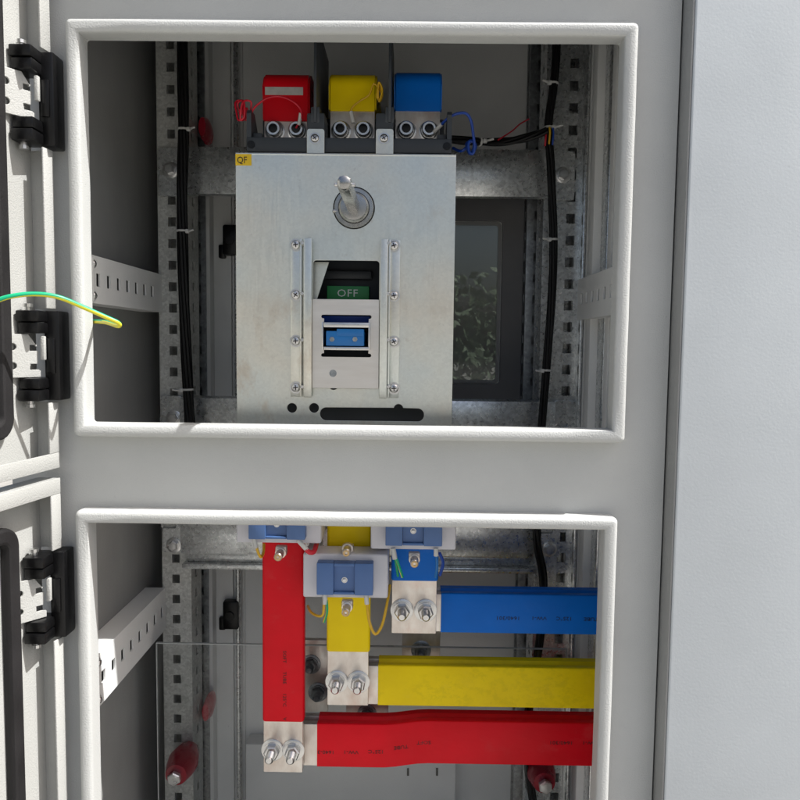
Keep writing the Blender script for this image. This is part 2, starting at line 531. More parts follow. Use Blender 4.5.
def lip(r_, name):
    prof = [(0.0, 0.0), (0.0, -0.0152), (0.0007, -0.0176), (0.0022, -0.0194), (0.0044, -0.0203), (0.0098, -0.0195), (0.0118, -0.0184), (0.0127, -0.0166), (0.0129, -0.0140), (0.0129, 0.0016), (0.0112, 0.0016), (0.0112, -0.004), (0.004, -0.004), (0.004, 0.0)]
    rc = 0.0055; n = 4
    cs = [(r_[2] - rc, r_[1] + rc, -90), (r_[2] - rc, r_[3] - rc, 0), (r_[0] + rc, r_[3] - rc, 90), (r_[0] + rc, r_[1] + rc, 180)]
    # straight runs are cut in short lengths so the hand-welded edge is not dead straight
    ring = []
    for ci, (cx, cz, a0) in enumerate(cs):
        for k in range(n + 1):
            a = R(a0 + 90 * k / n); ring.append((cx, cz, math.cos(a), math.sin(a), rc, 1 if ci < 2 else -1, 1 if ci in (1, 2) else -1))
        nx, nz, na = cs[(ci + 1) % 4]
        a = R(a0 + 90)
        for k in range(1, 10):
            t = k / 10
            w_ = random.uniform(-0.00025, 0.00025)
            ring.append((cx + (nx - cx) * t, cz + (nz - cz) * t, math.cos(a), math.sin(a), rc + w_, 0, 0))
    verts = []; faces = []; P = len(prof)
    for cx, cz, c, s_, rad, qx, qz in ring:
        for d, y in prof:
            if qx and d > rc: verts.append((cx - qx * (d - rc), y, cz - qz * (d - rc)))      # mitred inner corner
            else: verts.append((cx + c * (rad - d), y, cz + s_ * (rad - d)))
    N = len(ring)
    for i in range(N):
        j = (i + 1) % N
        for k in range(P):
            k2 = (k + 1) % P
            faces.append((i * P + k, j * P + k, j * P + k2, i * P + k2))
    mb = MB().add(verts, faces)
    bmesh.ops.remove_doubles(mb.bm, verts=mb.bm.verts[:], dist=1e-6)
    return mb.build(name, M['paint'], cab, 50)


lip(U, 'raised_frame'); lip(L, 'raised_frame'); lip(SHADE_FRAME, 'raised_frame')

WX0, WX1, BY = -0.360, 0.252, 0.38       # inner faces of side walls and back
mb = MB().box((WX0 - 0.002, 0.0021, Z0), (WX0, BY, Z1)).build('side_wall', M['paint_shaded'], cab)
mb = MB().box((WX1, 0.0021, Z0), (WX1 + 0.002, BY, Z1)).build('side_wall', M['paint_shaded'], cab)
MB().box((WX0 - 0.002, 0.0, Z1 + 0.0001), (WX1 + 0.002, BY + 0.02, Z1 + 0.002)).build('roof', M['paint_in'], cab)
MB().box((WX0 - 0.002, 0.004, Z0 - 0.08), (WX1 + 0.002, BY + 0.02, Z0 - 0.002)).build('plinth', M['paint_in'], cab)

# rear door with a glazed window
wx0, wz0, wx1, wz1 = rect(425, 224, 498, 381, BY)
doorL = at(238, 300, BY).x
bd = link('rear_door', front_sheet([(WX0, Z0), (WX1, Z0), (WX1, Z1), (WX0, Z1)], [rr(wx0, wz0, wx1, wz1, 0.006)], BY, 0.002), M['paint_in'], cab)
link('window_pane', front_sheet(rr(wx0 - 0.008, wz0 - 0.008, wx1 + 0.008, wz1 + 0.008, 0.006), [], BY + 0.004, 0.004), M['glass'], bd)
link('window_seal', front_sheet(rr(wx0 - 0.003, wz0 - 0.003, wx1 + 0.003, wz1 + 0.003, 0.007), [rr(wx0 + 0.002, wz0 + 0.002, wx1 - 0.002, wz1 - 0.002, 0.005)], BY - 0.002, 0.0018), M['paint_shaded'], bd)
# raised frame round the rear window
fx0, fz0, fx1, fz1 = rect(395, 190, 530, 402, BY - 0.02)
link('window_surround', front_sheet(rr(fx0, fz0, fx1, fz1, 0.004), [rr(wx0 - 0.004, wz0 - 0.004, wx1 + 0.004, wz1 + 0.004, 0.006)], BY - 0.006, 0.0055, 0.001), M['surround'], bd)
# lock rod with its clips on the rear door
p0 = at(236, 40, BY - 0.015)
mb = MB().tube([(p0.x, BY - 0.016, Z0 + 0.05), (p0.x, BY - 0.016, Z1 - 0.05)], 0.004, 10, smooth=0)
rod = mb.build('lock_rod', M['galv'], bd)
for py in (240, 615):
    c = at(231, py, BY - 0.02)
    MB().box((c.x - 0.012, BY - 0.024, c.z - 0.022), (c.x + 0.012, BY - 0.008, c.z + 0.022), 0.003) \
        .lathe((c.x - 0.001, BY - 0.023, c.z), OUT, [(0.007, 0), (0.007, 0.004), (0.004, 0.0042)], 16) \
        .box((c.x - 0.020, BY - 0.016, c.z - 0.026), (c.x - 0.010, BY - 0.006, c.z - 0.006), 0.002).build('rod_clip', M['black'], rod)
# rear door stiles seen as dark and pale uprights
for a, b, dy, mt in ((207, 211, 0.03, 'paint_in'), (214, 232, 0.008, 'paint_in'), (240, 244, 0.004, 'paint_in')):
    x0 = at(a, 400, BY - dy).x; x1 = at(b, 400, BY - dy).x
    MB().box((x0, BY - dy, Z0 + 0.01), (x1, BY - 0.0005, Z1 - 0.01), 0.001).build('door_stile', M[mt], bd)

q = rect(246, 745, 455, 900, BY - 0.03)
lp = MB().box((q[0], BY - 0.032, q[1]), (q[2], BY - 0.0005, q[3]), 0.002).build('lower_panel', M['paint_in'], bd)
for px in (408, 437):
    c = at(px, 772, BY - 0.033)
    MB().box((c.x - 0.0016, BY - 0.0336, c.z - 0.006), (c.x + 0.0016, BY - 0.0322, c.z + 0.006), 0.0004).build('vent_slot', M['black'], lp)

# ------------------------------------------------------------------ posts
PY = 0.262


def post(px0, px1, hole_px, name, mat, y, pitch, z_ref_py, hw, hh, side=0.03, right=True):
    x0 = at(px0, 345, y).x; x1 = at(px1, 345, y).x; hx = at(hole_px, 345, y).x
    hl = []; zr = at(hole_px, z_ref_py, y).z
    k0 = int((zr - 0.45) / pitch); z = zr - pitch * 40
    while z < Z1 - 0.06:
        if z > -0.85: hl.append(rr(hx - hw / 2, z - hh / 2, hx + hw / 2, z + hh / 2, 0.0012, 2))
        z += pitch
    mb = MB()
    ha, hb = hx - hw / 2, hx + hw / 2
    mb.box((x0, y, Z0 + 0.01), (ha, y + 0.002, Z1 - 0.01)); mb.box((hb, y, Z0 + 0.01), (x1, y + 0.002, Z1 - 0.01))
    zc = Z0 + 0.01
    for p in hl:                                              # rungs between the square holes
        zz = [q[1] for q in p]; mb.box((ha, y, zc), (hb, y + 0.002, min(zz))); zc = max(zz)
    mb.box((ha, y, zc), (hb, y + 0.002, Z1 - 0.01))
    xs = x1 if right else x0
    me2 = side_sheet([(y + 0.0025, Z0 + 0.01), (y + side, Z0 + 0.01), (y + side, Z1 - 0.01), (y + 0.0025, Z1 - 0.01)],
                     [rr(y + side * 0.4, p[0][1] + 0.002, y + side * 0.4 + hw, p[0][1] + hh + 0.002, 0.001, 2) for p in hl], xs + (-0.001 if right else 0.001), 0.002)
    mb.mesh_in(me2)
    xo = x0 if right else x1
    mb.box((xo - 0.001, y + 0.0025, Z0 + 0.01), (xo + 0.001, y + side * 0.8, Z1 - 0.01))
    mb.box((x0 + 0.0012, y + side + 0.0002, Z0 + 0.01), (x1 - 0.0012, y + side + 0.0018, Z1 - 0.01))
    return mb.build(name, mat, cab)


post(159.5, 189, 173.4, 'corner_post', M['galv_pale'], PY, 0.0287, 134, 0.0105, 0.012, 0.05, True)
post(540, 577, 567, 'corner_post', M['galv'], PY, 0.0287, 108, 0.0115, 0.013, 0.05, False)
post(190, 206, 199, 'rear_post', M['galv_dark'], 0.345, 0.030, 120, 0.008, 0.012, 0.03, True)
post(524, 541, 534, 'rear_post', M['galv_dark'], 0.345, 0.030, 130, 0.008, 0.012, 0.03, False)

# ribs of the right corner profile, between post and lip
for px, dpx, y, mt in ((581, 3.2, 0.24, 'galv'), (585.5, 2, 0.235, 'paint_in'), (596, 13, 0.21, 'paint_in'), (604, 1.5, 0.18, 'galv'), (609, 3, 0.165, 'paint_in')):
    xa = at(px - dpx / 2, 345, y).x; xb = at(px + dpx / 2, 345, y).x
    MB().box((xa, y, Z0 + 0.01), (max(xb, xa + 0.004), y + 0.03, Z1 - 0.01), 0.0015).build('corner_rib', M[mt], cab)

# ------------------------------------------------------------------ mounting rails
RY = 0.245


def rail(py0, py1, px0, px1, name, end=24, ends=(True, True), lipped=False, bolts=()):
    y = RY
    cz = (py0 + py1) / 2
    zt = at(400, py0, y).z; zb = at(400, py1, y).z
    xa = at(px0, cz, y).x; xb = at(px1, cz, y).x
    e = 0.0285
    mb = MB()
    for s_, x in ((0, xa), (1, xb)):
        if ends[s_]:
            x0, x1 = (x, x + e) if s_ == 0 else (x - e, x)
            bx = (x0 + x1) / 2 - 0.004
            mb.mesh_in(front_sheet(rr(x0, zb - 0.001, x1, zt + 0.001, 0.004), [rr(bx - 0.012, (zt + zb) / 2 - 0.0045, bx + 0.010, (zt + zb) / 2 + 0.0045, 0.004)], y + 0.012, 0.003, 0.0006))
    xm0 = xa + e if ends[0] else xa; xm1 = xb - e if ends[1] else xb
    mb.box((xm0, y, zb), (xm1, y + 0.0145, zt), 0.0022)
    # turned-in flanges top and bottom
    mb.box((xm0 + 0.002, y + 0.0147, zt - 0.002), (xm1 - 0.002, y + 0.04, zt - 0.0001), 0.0006)
    if lipped:
        mb.box((xm0 + 0.008, y + 0.006, zb - 0.012), (xm1 - 0.004, y + 0.012, zb - 0.0002), 0.0006)
        mb.box((xm0 + 0.003, y - 0.004, zb - 0.020), (xm1 - 0.004, y + 0.012, zb - 0.0122), 0.002)
    o = mb.build(name, M['galv'], cab)
    for bp in bolts:
        c = at(bp[0], bp[1], y + 0.0118); c.y = y + 0.0118
        b = MB(); hex_bolt(b, c, OUT, 0.0064); b.build('rail_bolt', M['chrome'], o)
    return o


rail(148, 196, 155, 577, 'mounting_rail', bolts=((170.5, 170), (563, 175)))
rail(400, 446, 158, 577, 'mounting_rail', bolts=((174, 418), (551, 420)))
rail(505, 557, 159, 562, 'mounting_rail', lipped=True, bolts=((174, 545), (549, 549)))

# ------------------------------------------------------------------ side brackets (slotted channels along the depth)


def bracket(xf, sgn, ptop, pbot, y0, y1, first, wall):
    """face at x = xf; sgn +1 faces right"""
    zt = atx(*ptop, xf).z; zb = atx(*pbot, xf).z
    hl = []; y = first
    zc = (zt + zb) / 2
    while y < y1 - 0.012:
        hl.append(rr(y - 0.0048, zc - 0.0070, y + 0.0050, zc + 0.0070, 0.0008, 2)); y += 0.028
    mb = MB().mesh_in(side_sheet([(y0, zb), (y1, zb), (y1, zt), (y0, zt)], hl, xf, 0.002))
    a, b = sorted((xf - sgn * 0.0012, wall + sgn * 0.0005))
    mb.box((a, y0, zt - 0.002), (b, y1, zt - 0.0001), 0); mb.box((a, y0, zb + 0.0001), (b, y1, zb + 0.002), 0)
    mb.box((xf + sgn * 0.001, y0 - 0.002, zb + 0.002), (xf + sgn * 0.0024, y0 + 0.0035, zt - 0.002), 0.0006)
    mb.box((a, y1 - 0.002, zb + 0.0021), (b, y1 - 0.0002, zt - 0.0021))
    mb.box((a, y0 - 0.0018, zb + 0.0003), (b, y0 - 0.0002, zt - 0.0003))
    o = mb.build('side_bracket', M['paint_in'], cab)
    MB().box((xf - sgn * 0.006, y0 + 0.001, zb + 0.003), (xf - sgn * 0.008, y1 - 0.003, zt - 0.003)).build('slot_shade', M['surround'], o)  # dark sheet added in place of the shade behind the slots
    for z in (zt - 0.009, zb + 0.008):
        s_ = MB(); c = Vector((xf + sgn * 0.0012, y0 + 0.004, z)); pan_screw(s_, c, (sgn, 0, 0), 0.0036); cross_recess(s_, c, (sgn, 0, 0), 0.0036)
        s_.build('bracket_screw', M['chrome'], o)
    return o


BX = -0.333
bracket(BX, 1, (92, 255), (92, 303), 0.040, PY - 0.001, 0.056, WX0)
bracket(BX, 1, (97, 655), (100, 705), 0.034, PY - 0.001, 0.050, WX0)
bracket(0.2265, -1, (592, 275), (592, 318), 0.075, PY - 0.004, 0.093, WX1)

# ------------------------------------------------------------------ right-hand outer door, standing proud of the plate
DX0 = at(694, 20, -0.026).x * 0.5 + at(662, 790, -0.026).x * 0.5
mb = MB().box((DX0 + 0.0022, -0.026, Z0), (DX0 + 0.62, 0.016, Z1), 0.0016, 3)
od = mb.build('outer_door', M['paint_door'], cab, 40)
MB().box((DX0, -0.0245, Z0), (DX0 + 0.0020, 0.016, Z1), 0.0009, 2).build('shaded_edge', M['paint_shaded'], od)  # the door's side face, its shade put in as a darker grey
MB().box((XR - 0.006, 0.022, Z0), (DX0 + 0.03, 0.024, Z1)).build('door_jamb', M['black'], cab)

# ------------------------------------------------------------------ left inner doors (open about 99 degrees)
DEL = R(9)
DU = Vector((-math.sin(DEL), -math.cos(DEL), 0)); DN = Vector((math.cos(DEL), -math.sin(DEL), 0)); DZ = Vector((0, 0, 1))


def door_frame(o3):
    return Matrix(((DU.x, DN.x, DZ.x, o3.x), (DU.y, DN.y, DZ.y, o3.y), (DU.z, DN.z, DZ.z, o3.z), (0, 0, 0, 1)))


def inner_door(org, z0, z1, gu, gz_in, notches):
    """pan door: u away from the hinges, n towards the cabinet axis, lip tip at n = 0"""
    T = door_frame(Vector((org.x, org.y, 0)))
    W, h, lw = 0.56, 0.022, 0.0150
    mb = MB()
    mb.box((0, -h - 0.002, z0), (W, -h, z1), 0.0008, 1, T)                       # panel
    segs = []; zc = z0 + lw
    for n0, n1 in sorted(notches):
        segs.append((zc, n0)); zc = n1
    segs.append((zc, z1 - lw))
    mb.box((W - 0.002, -h + 0.0001, z0), (W, -0.0015, z1), 0, 1, T)
    for a, b in (((0, -h + 0.0001, z0), (W - 0.0021, -0.0015, z0 + 0.002)), ((0, -h + 0.0001, z1 - 0.002), (W - 0.0021, -0.0015, z1))): mb.box(a, b, 0, 1, T)
    mb.box((0, -0.0014, z0 - 0.0004), (W, 0.0006, z0 + lw), 0.0007, 2, T)
    mb.box((0, -0.0014, z1 - lw), (W, 0.0006, z1 + 0.0004), 0.0007, 2, T)
    mb.box((W - lw, -0.0014, z0 + lw + 0.0001), (W, 0.0006, z1 - lw - 0.0001), 0.0007, 2, T)
    for n0, n1 in segs:
        mb.box((0, -0.0014, n0 + 0.0001), (lw, 0.0006, n1 - 0.0001), 0.0007, 2, T)
        mb.box((0.0002, -h + 0.0001, n0 + (0 if n0 > z0 + lw else -lw + 0.0021)), (0.002, -0.0016, n1 - (0 if n1 < z1 - lw else -lw + 0.0021)), 0, 1, T)
    d = mb.build('inner_door', M['paint_leaf'], cab, 40)
    # foam gasket loop
    gw, gh = 0.0150, 0.011
    g0 = (gu, z0 + gz_in, W - gu, z1 - gz_in)
    gm = sheet_mesh(rr(*g0, 0.020, 6), [rr(g0[0] + gw, g0[1] + gw, g0[2] - gw, g0[3] - gw, 0.008, 5)], gh, 0.003)
    gm.transform(T @ Matrix(((1, 0, 0, 0), (0, 0, 1, -h + gh / 2), (0, 1, 0, 0), (0, 0, 0, 1))))
    link('gasket', gm, M['rubber'], d)
    return d


o1 = at(59.5, 460, -0.014)
zu = at(58, 467, -0.014).z; zl = at(57, 478, -0.014).z
hc = [at(63, py, -0.003) for py in (106, 355.5, 588)]
NH = 0.0455
inner_door(o1, zu, zu + 0.52, 0.048, 0.034, [(hc[0].z - NH, hc[0].z + NH), (hc[1].z - NH, hc[1].z + NH)])
inner_door(Vector((o1.x, o1.y, 0)), zl - 0.50, zl, 0.046, 0.036, [(hc[2].z - NH, hc[2].z + NH)])

# ------------------------------------------------------------------ hinges
def make_hinge(parent, c):
    """black two-lug hinge; c = mid point where it meets the plate"""
    W0 = Vector(c)
    hh = 0.0435
    e = bpy.data.objects.new('hinge', None)
    mb = MB()
    x1 = c.x + 0.0065; x0 = c.x - 0.0085
    mb.box((x0, -0.024, c.z - hh), (x1, -0.0015, c.z + hh), 0.0018)                   # back leaf along the frame
    mb.box((x0 + 0.003, -0.0262, c.z - 0.017), (x1 - 0.004, -0.0242, c.z + 0.017), 0.0006)
    for s_ in (-1, 1):
        a = c.z + s_ * hh; b = c.z + s_ * (hh - 0.0115); d = c.z + s_ * (hh - 0.0225)
        mb.box((c.x - 0.0255, -0.044, min(a, b) + (0.0004)), (x0 + 0.004, -0.014, max(a, b) - 0.0004), 0.0016)
        mb.box((c.x - 0.0240, -0.0425, min(b, d) + 0.0004), (x0 + 0.004, -0.014, max(b, d) - 0.0002), 0.0016)
    h = mb.build('hinge', M['black'], parent)
    # white painted arm to the door
    A = Vector((c.x - 0.0085, -0.024, c.z)); B = Vector((c.x - 0.0345, -0.058, c.z))
    ux = (B - A).normalized(); ln = (B - A).length; nz = Vector((0, 0, 1)); nn = ux.cross(nz).normalized()
    T = Matrix(((ux.x, nz.x, nn.x, A.x), (ux.y, nz.y, nn.y, A.y), (ux.z, nz.z, nn.z, A.z), (0, 0, 0, 1)))
    hz = 0.0205
    w1 = ln * 0.10
    out = [(ln, -hz), (ln, hz), (ln * 0.36, hz), (w1 + 0.004, hz - 0.010), (w1 + 0.004, hz - 0.011)]
    for zc_ in (0.0075, -0.0105):
        out += [(w1 + 0.003, zc_ + 0.0028), (w1 + 0.010, zc_ + 0.0028), (w1 + 0.010, zc_ - 0.0028), (w1 + 0.002, zc_ - 0.0028)]
    out += [(w1, -0.0145), (w1, -hz)]
    am = sheet_mesh(out, [circ(ln * 0.70, 0.0085, 0.0034, 14), circ(ln * 0.70, -0.0095, 0.0034, 14)], 0.0025, 0.0004)
    am.transform(T)
    mb = MB().mesh_in(am)
    mb.box((c.x - 0.0085, -0.032, c.z - 0.004), (c.x - 0.0045, -0.027, c.z + 0.019), 0.001)
    mb.build('hinge_arm', M['paint_leaf'], h)
    for s_ in (-1, 1):
        q = MB(); q.lathe((c.x - 0.018, -0.034, c.z + s_ * (hh - 0.0002)), (0, 0, s_), [(0.0030, 0), (0.0030, 0.003), (0.0044, 0.0031), (0.0044, 0.0062), (0.003, 0.0066)], 10)
        q.build('pin_screw', M['chrome'], h)
    return h


h1 = make_hinge(cab, Vector((hc[1].x, 0, hc[1].z)))
for c in (hc[0], hc[2]):
    k = copy_tree(h1, (0, 0, c.z - hc[1].z), cab)

# ------------------------------------------------------------------ circuit breaker
CY = 0.070                                            # front of the zinc cover
BFY = 0.092                                           # front of the breaker's terminal end
bx0, bz0, bx1, bz1 = rect(246, 137, 452, 151, BFY)
brk = thing('circuit_breaker', 'dark slate moulded case circuit breaker behind the zinc cover plate', 'circuit breaker', ((bx0 + bx1) / 2, RY - 0.001, at(345, 440, 0.1).z))
zlo = at(345, 438, 0.12).z
sx0, sx1 = at(300, 290, CY).x - 0.012, at(392, 290, CY).x + 0.012
pads = MB()
# main case: two side blocks, a bottom block and the recessed middle
mid = rect(306, 255, 386, 366, 0.12)
pads.box((bx0 + 0.004, 0.112, mid[1] + 0.0002), (mid[0], 0.236, bz1 - 0.020), 0.003)
pads.box((mid[2], 0.112, mid[1] + 0.0002), (bx1 - 0.004, 0.236, bz1 - 0.020), 0.003)
pads.box((mid[0] + 0.0002, 0.112, mid[3]), (mid[2] - 0.0002, 0.236, bz1 - 0.020), 0.003)
pads.box((bx0 + 0.004, 0.125, zlo), (bx1 - 0.004, 0.236, mid[1]), 0.003)
pads.box((mid[0] + 0.0002, 0.130, mid[1] + 0.0002), (mid[2] - 0.0002, 0.200, mid[3] - 0.0002), 0.0005)
st = rect(318, 271, 372, 301, 0.126)
pads.box((st[0], 0.120, st[3] - 0.010), (st[2], 0.1298, st[3]), 0.002)
# terminal end: front bar, end cheeks with sloped tops, phase posts
pads.box((bx0, BFY, bz0 - 0.002), (bx1, 0.105, bz1 - 0.0005), 0.002)
chz = at(250, 109, BFY).z
for s_, xe in ((1, bx0), (-1, bx1)):
    pads.prism([(BFY + 0.001, bz1 - 0.004), (BFY + 0.001, chz - 0.004), (BFY + 0.004, chz), (0.112, chz), (0.150, bz1 - 0.004)], 'x', *sorted((xe + s_ * 0.0005, xe + s_ * 0.0055)))
    pads.box((xe + s_ * 0.0056, 0.100, bz1 - 0.004), (xe + s_ * 0.016, 0.112, bz1 + 0.006), 0.001)
for px in (315.5, 384.5):
    xc = at(px, 125, BFY).x
    pads.box((xc - 0.0100, BFY + 0.002, bz1 - 0.004), (xc + 0.0100, 0.150, at(px, 112, BFY).z), 0.0022)
pads.box((bx0 + 0.006, 0.155, bz1 - 0.03), (bx1 - 0.006, 0.23, at(345, 118, 0.155).z), 0.002)
body = pads.build('case', M['breaker'], brk)
for xe in (bx0 + 0.0055, bx1 - 0.0055):
    dk = MB(); dk.lathe((xe, BFY - 0.0004, bz0 + 0.006), OUT, [(0.0042, -0.001), (0.0042, 0.0006), (0.003, 0.0007)], 18)
    dk.build('fixing_hole', M['black'], body)
for px, dx in ((314, -0.0035), (388, 0.004)):
    xc = at(px + 2, 100, 0.1).x
    MB().box((xc - 0.0016, 0.092, at(px, 122, BFY).z), (xc + 0.0016, 0.215, at(px, 18, BFY).z), 0.0007) \
        .box((xc - 0.005, 0.0935, at(px, 113, BFY).z - 0.01), (xc + 0.005, 0.12, at(px, 106, BFY).z), 0.0015).build('phase_barrier', M['breaker'], brk)
# OFF flag
off = rect(327, 286, 369, 303, 0.100)
fl = MB().box((off[0], 0.100, off[1]), (off[2], 0.1197, off[3]), 0.0006).build('position_flag', M['green'], brk)
link('lettering', front_text('OFF', 0.0118, at(347.5, 293.5, 0.0998), 0, 1.08, 1.1), M['ink_white'], fl)

# blue toggle
tg = rect(326, 331, 364, 346, 0.052)
tb = MB().box((tg[0], 0.052, tg[1]), (tg[2], 0.128, tg[3]), 0.001)
xm = tg[0] + (tg[2] - tg[0]) * 0.28
tb.box((xm, 0.0516, tg[1] + 0.0105), (tg[2] - 0.0002, 0.09, tg[3] + 0.0022), 0.0006)
tog = tb.build('toggle_handle', M['toggle'], brk)
scr = MB()
for px in (332, 355):
    c = at(px, 339.3, 0.0521)
    scr.lathe(c, OUT, [(0.0028, -0.001), (0.0028, 0.0008), (0.0014, 0.0009), (0.0013, 0.0002)], 6)
scr.build('grub_screw', M['galv_dark'], tog)
tp = rect(322, 316, 370, 327, 0.115)
MB().box((tp[0], 0.115, tp[1]), (tp[2], 0.1295, tp[3]), 0.001).build('toggle_slot_shield', M['wire_blue'], brk)

# ------------------------------------------------------------------ zinc operating mechanism on the breaker
cx0, cz0, cx1, cz1 = quad_rect((235, 153), (456, 154), (452, 424), (237.5, 423), CY)
cz0 -= 0.016
mech = thing('operating_mechanism', 'zinc plated cover plate with handle shaft and guide rails, QF sticker in its corner', 'switch mechanism', ((cx0 + cx1) / 2, CY, cz0))


def P2(px, py, y=CY): p = at(px, py, y); return p.x, p.z


win = rect(313, 260.5, 379, 372, CY)
slot = rect(320, 408, 424, 421, CY)
hs = [rr(*win, 0.0035), rr(*slot, 0.0069, 8)]
for px, py in ((292, 408), (314, 408)): hs.append(circ(*P2(px, py), 0.0054))
hs[1] = None
# slot with a round bite in its top edge
sl = []
nx = at(398.5, 408, CY).x
base = rr(*slot, 0.0069, 8)
top = slot[3]
for p in base:
    sl.append(p)
i_ins = next(i for i in range(len(sl)) if sl[i][1] > top - 1e-6 and sl[(i + 1) % len(sl)][1] > top - 1e-6 and sl[i][0] > nx > sl[(i + 1) % len(sl)][0])
bite = [(nx + 0.0052 * math.cos(R(a)), top - 0.0005 + 0.0052 * math.sin(R(a))) for a in range(10, 180, 20)]
sl = sl[:i_ins + 1] + bite + sl[i_ins + 1:]
hs[1] = sl
hs.append(circ(*P2(333.5, 385), 0.0052))
hs.append(circ(*P2(354, 208), 0.012))
cp = MB().mesh_in(front_sheet([(cx0, cz0), (cx1, cz0), (cx1, cz1), (cx0, cz1)], hs, CY, 0.002, 0.0003))
cp.box((cx0, CY + 0.0022, cz0), (cx0 + 0.002, 0.235, cz1 - 0.0005)); cp.box((cx1 - 0.002, CY + 0.0022, cz0), (cx1, 0.235, cz1 - 0.0005))
cp.box((cx0 + 0.008, CY + 0.0022, cz1 - 0.0026), (cx1 - 0.003, CY + 0.024, cz1 - 0.0006))
for px in (315.5, 384.5):                                                  # turned-up lugs
    x, z = P2(px, 152, BFY - 0.004)
    zt = at(px, 128.5, BFY - 0.004).z
    cp.mesh_in(front_sheet(rr(x - 0.0096, cz1 + 0.0001, x + 0.0096, zt, 0.0028), [], BFY - 0.0034, 0.002, 0.0003))
cp.lathe((cx0 + 0.0002, CY + 0.0014, cz1 - 0.0012), (1, 0, 0), [(0.0017, 0), (0.0017, cx1 - cx0 - 0.0004)], 16)
cover = cp.build('cover_plate', M['zinc'], mech)
for px in (315, 384):
    c = at(px, 138.5, BFY - 0.0036); s_ = MB(); pan_screw(s_, c, OUT, 0.0046); o = s_.build('screw', M['chrome'], mech)
    s_ = MB(); cross_recess(s_, c, OUT, 0.0046); s_.build('cross_slot', M['ink'], o)

st_ = rect(235.2, 153.8, 251.5, 165.5, CY)
stk = MB().box((st_[0] + 0.0003, CY - 0.0004, st_[1]), (st_[2], CY - 0.0001, st_[3] - 0.0003)).build('sticker', M['label_yellow'], mech)
link('lettering', front_text('QF', 0.0098, at(242, 160.3, CY - 0.0006), 0, 0.95, 0.9), M['ink'], stk)
# pale triangular linkage behind the viewing window
a, b, c_, d_ = P2(313.5, 262, 0.084), P2(329, 262, 0.084), P2(317, 299, 0.084), P2(313.5, 299, 0.084)
link('linkage', front_sheet([a, d_, c_, b][::-1], [], 0.084, 0.002), M['zinc'], mech)

# guide rails with screws
for side, pf0, pf1, pb0, pb1, psc, psp in ((-1, 291, 301.5, 304, 312, 296, 303), (1, 389.5, 399.5, 380, 387.5, 394, 388.5)):
    ztop, zbot = at(300, 239.5, CY).z, at(300, 396.5, CY).z
    fx0_, fx1_ = at(pf0, 318, CY).x, at(pf1, 318, CY).x
    gx0, gx1 = at(pb0, 318, CY - 0.006).x, at(pb1, 318, CY - 0.006).x
    gr = MB()
    gr.box((fx0_, CY - 0.0021, zbot), (fx1_, CY - 0.0001, ztop), 0.0004)
    if side < 0:
        gr.box((fx1_ - 0.0006, CY - 0.0085, zbot + 0.0002), (fx1_ + 0.0012, CY - 0.0022, ztop - 0.0002), 0.0003)
        gr.box((gx0, CY - 0.0100, zbot), (gx1, CY - 0.0060, ztop), 0.0006)
    else:
        gr.box((fx0_ - 0.0012, CY - 0.0085, zbot + 0.0002), (fx0_ + 0.0006, CY - 0.0022, ztop - 0.0002), 0.0003)
        gr.box((gx0, CY - 0.0100, zbot), (gx1, CY - 0.0060, ztop), 0.0006)
    g_ = gr.build('guide_rail', M['zinc'], mech)
    for py in (245, 295, 341, 387.5):
        c = at(psc, py + (0.8 if side > 0 else 0), CY - 0.002); s_ = MB(); pan_screw(s_, c, OUT, 0.0050)
        c2 = at(psp, py - 1, CY - 0.003); s_.lathe(c2, OUT, [(0.0024, 0), (0.0024, 0.006), (0.0016, 0.0072)], 12)
        s_.build('screw', M['chrome'], g_)
        s_ = MB(); cross_recess(s_, c, OUT, 0.0050); s_.build('cross_slot', M['ink'], g_)

# sliding plate with dog-boned window
SY = CY - 0.0045
sp = rect(312, 299.3, 379, 388.5, SY)
w0 = rect(322.5, 315, 370, 357, SY)
e = 0.0024
cxm = (w0[0] + w0[2]) / 2


def dogbone(x0, z0, x1, z1, r):
    o = [(x0, z0 + 2 * r), (x0, z1 - 2 * r), ]
    def ear(cx, cz, a0, a1):
        return [(cx + r * math.cos(R(a0 + (a1 - a0) * k / 8)), cz + r * math.sin(R(a0 + (a1 - a0) * k / 8))) for k in range(9)]
    o += ear(x0 - r * 0.6, z1 - r, 270, 90) + ear(x1 + r * 0.6, z1 - r, 90, -90)
    o += [(x1, z1 - 2 * r), (x1, z0 + 2 * r)]
    o += ear(x1 + r * 0.6, z0 + r, 90, -90) + ear(x0 - r * 0.6, z0 + r, -90, -270)
    return o


sm = front_sheet(rr(*sp, 0.0006, 1), [dogbone(w0[0] + 0.0016, w0[1], w0[2] - 0.0016, w0[3], 0.0019)], SY, 0.002, 0.0003)
slide = link('slide_plate', sm, M['zinc_slide'], mech)
s_ = MB(); cc = at(333, 373.3, SY)
s_.lathe(cc, OUT, [(0.0040, 0.0002), (0.0040, 0.0004), (0.0032, 0.0004), (0.0032, 0.0001)], 20)
s_.build('inspection_stamp', M['galv_dark'], slide)
s_ = MB()
for py, t in ((325, 0.0052), (348.5, 0.0034)):
    q = rect(323.6, py - 2, 369, py + 2, 0.050)
    zc = at(346, py, 0.050).z
    s_.box((q[0], 0.050, zc - t / 2), (q[2], 0.118, zc + t / 2), 0.0006)
for px in (322.6, 369.3):
    xx = at(px, 336, 0.055).x
    s_.box((xx - 0.0009, 0.0525, at(346, 350, 0.05).z), (xx + 0.0009, 0.118, at(346, 322, 0.05).z), 0.0003)
s_.build('toggle_fork', M['chrome'], mech)

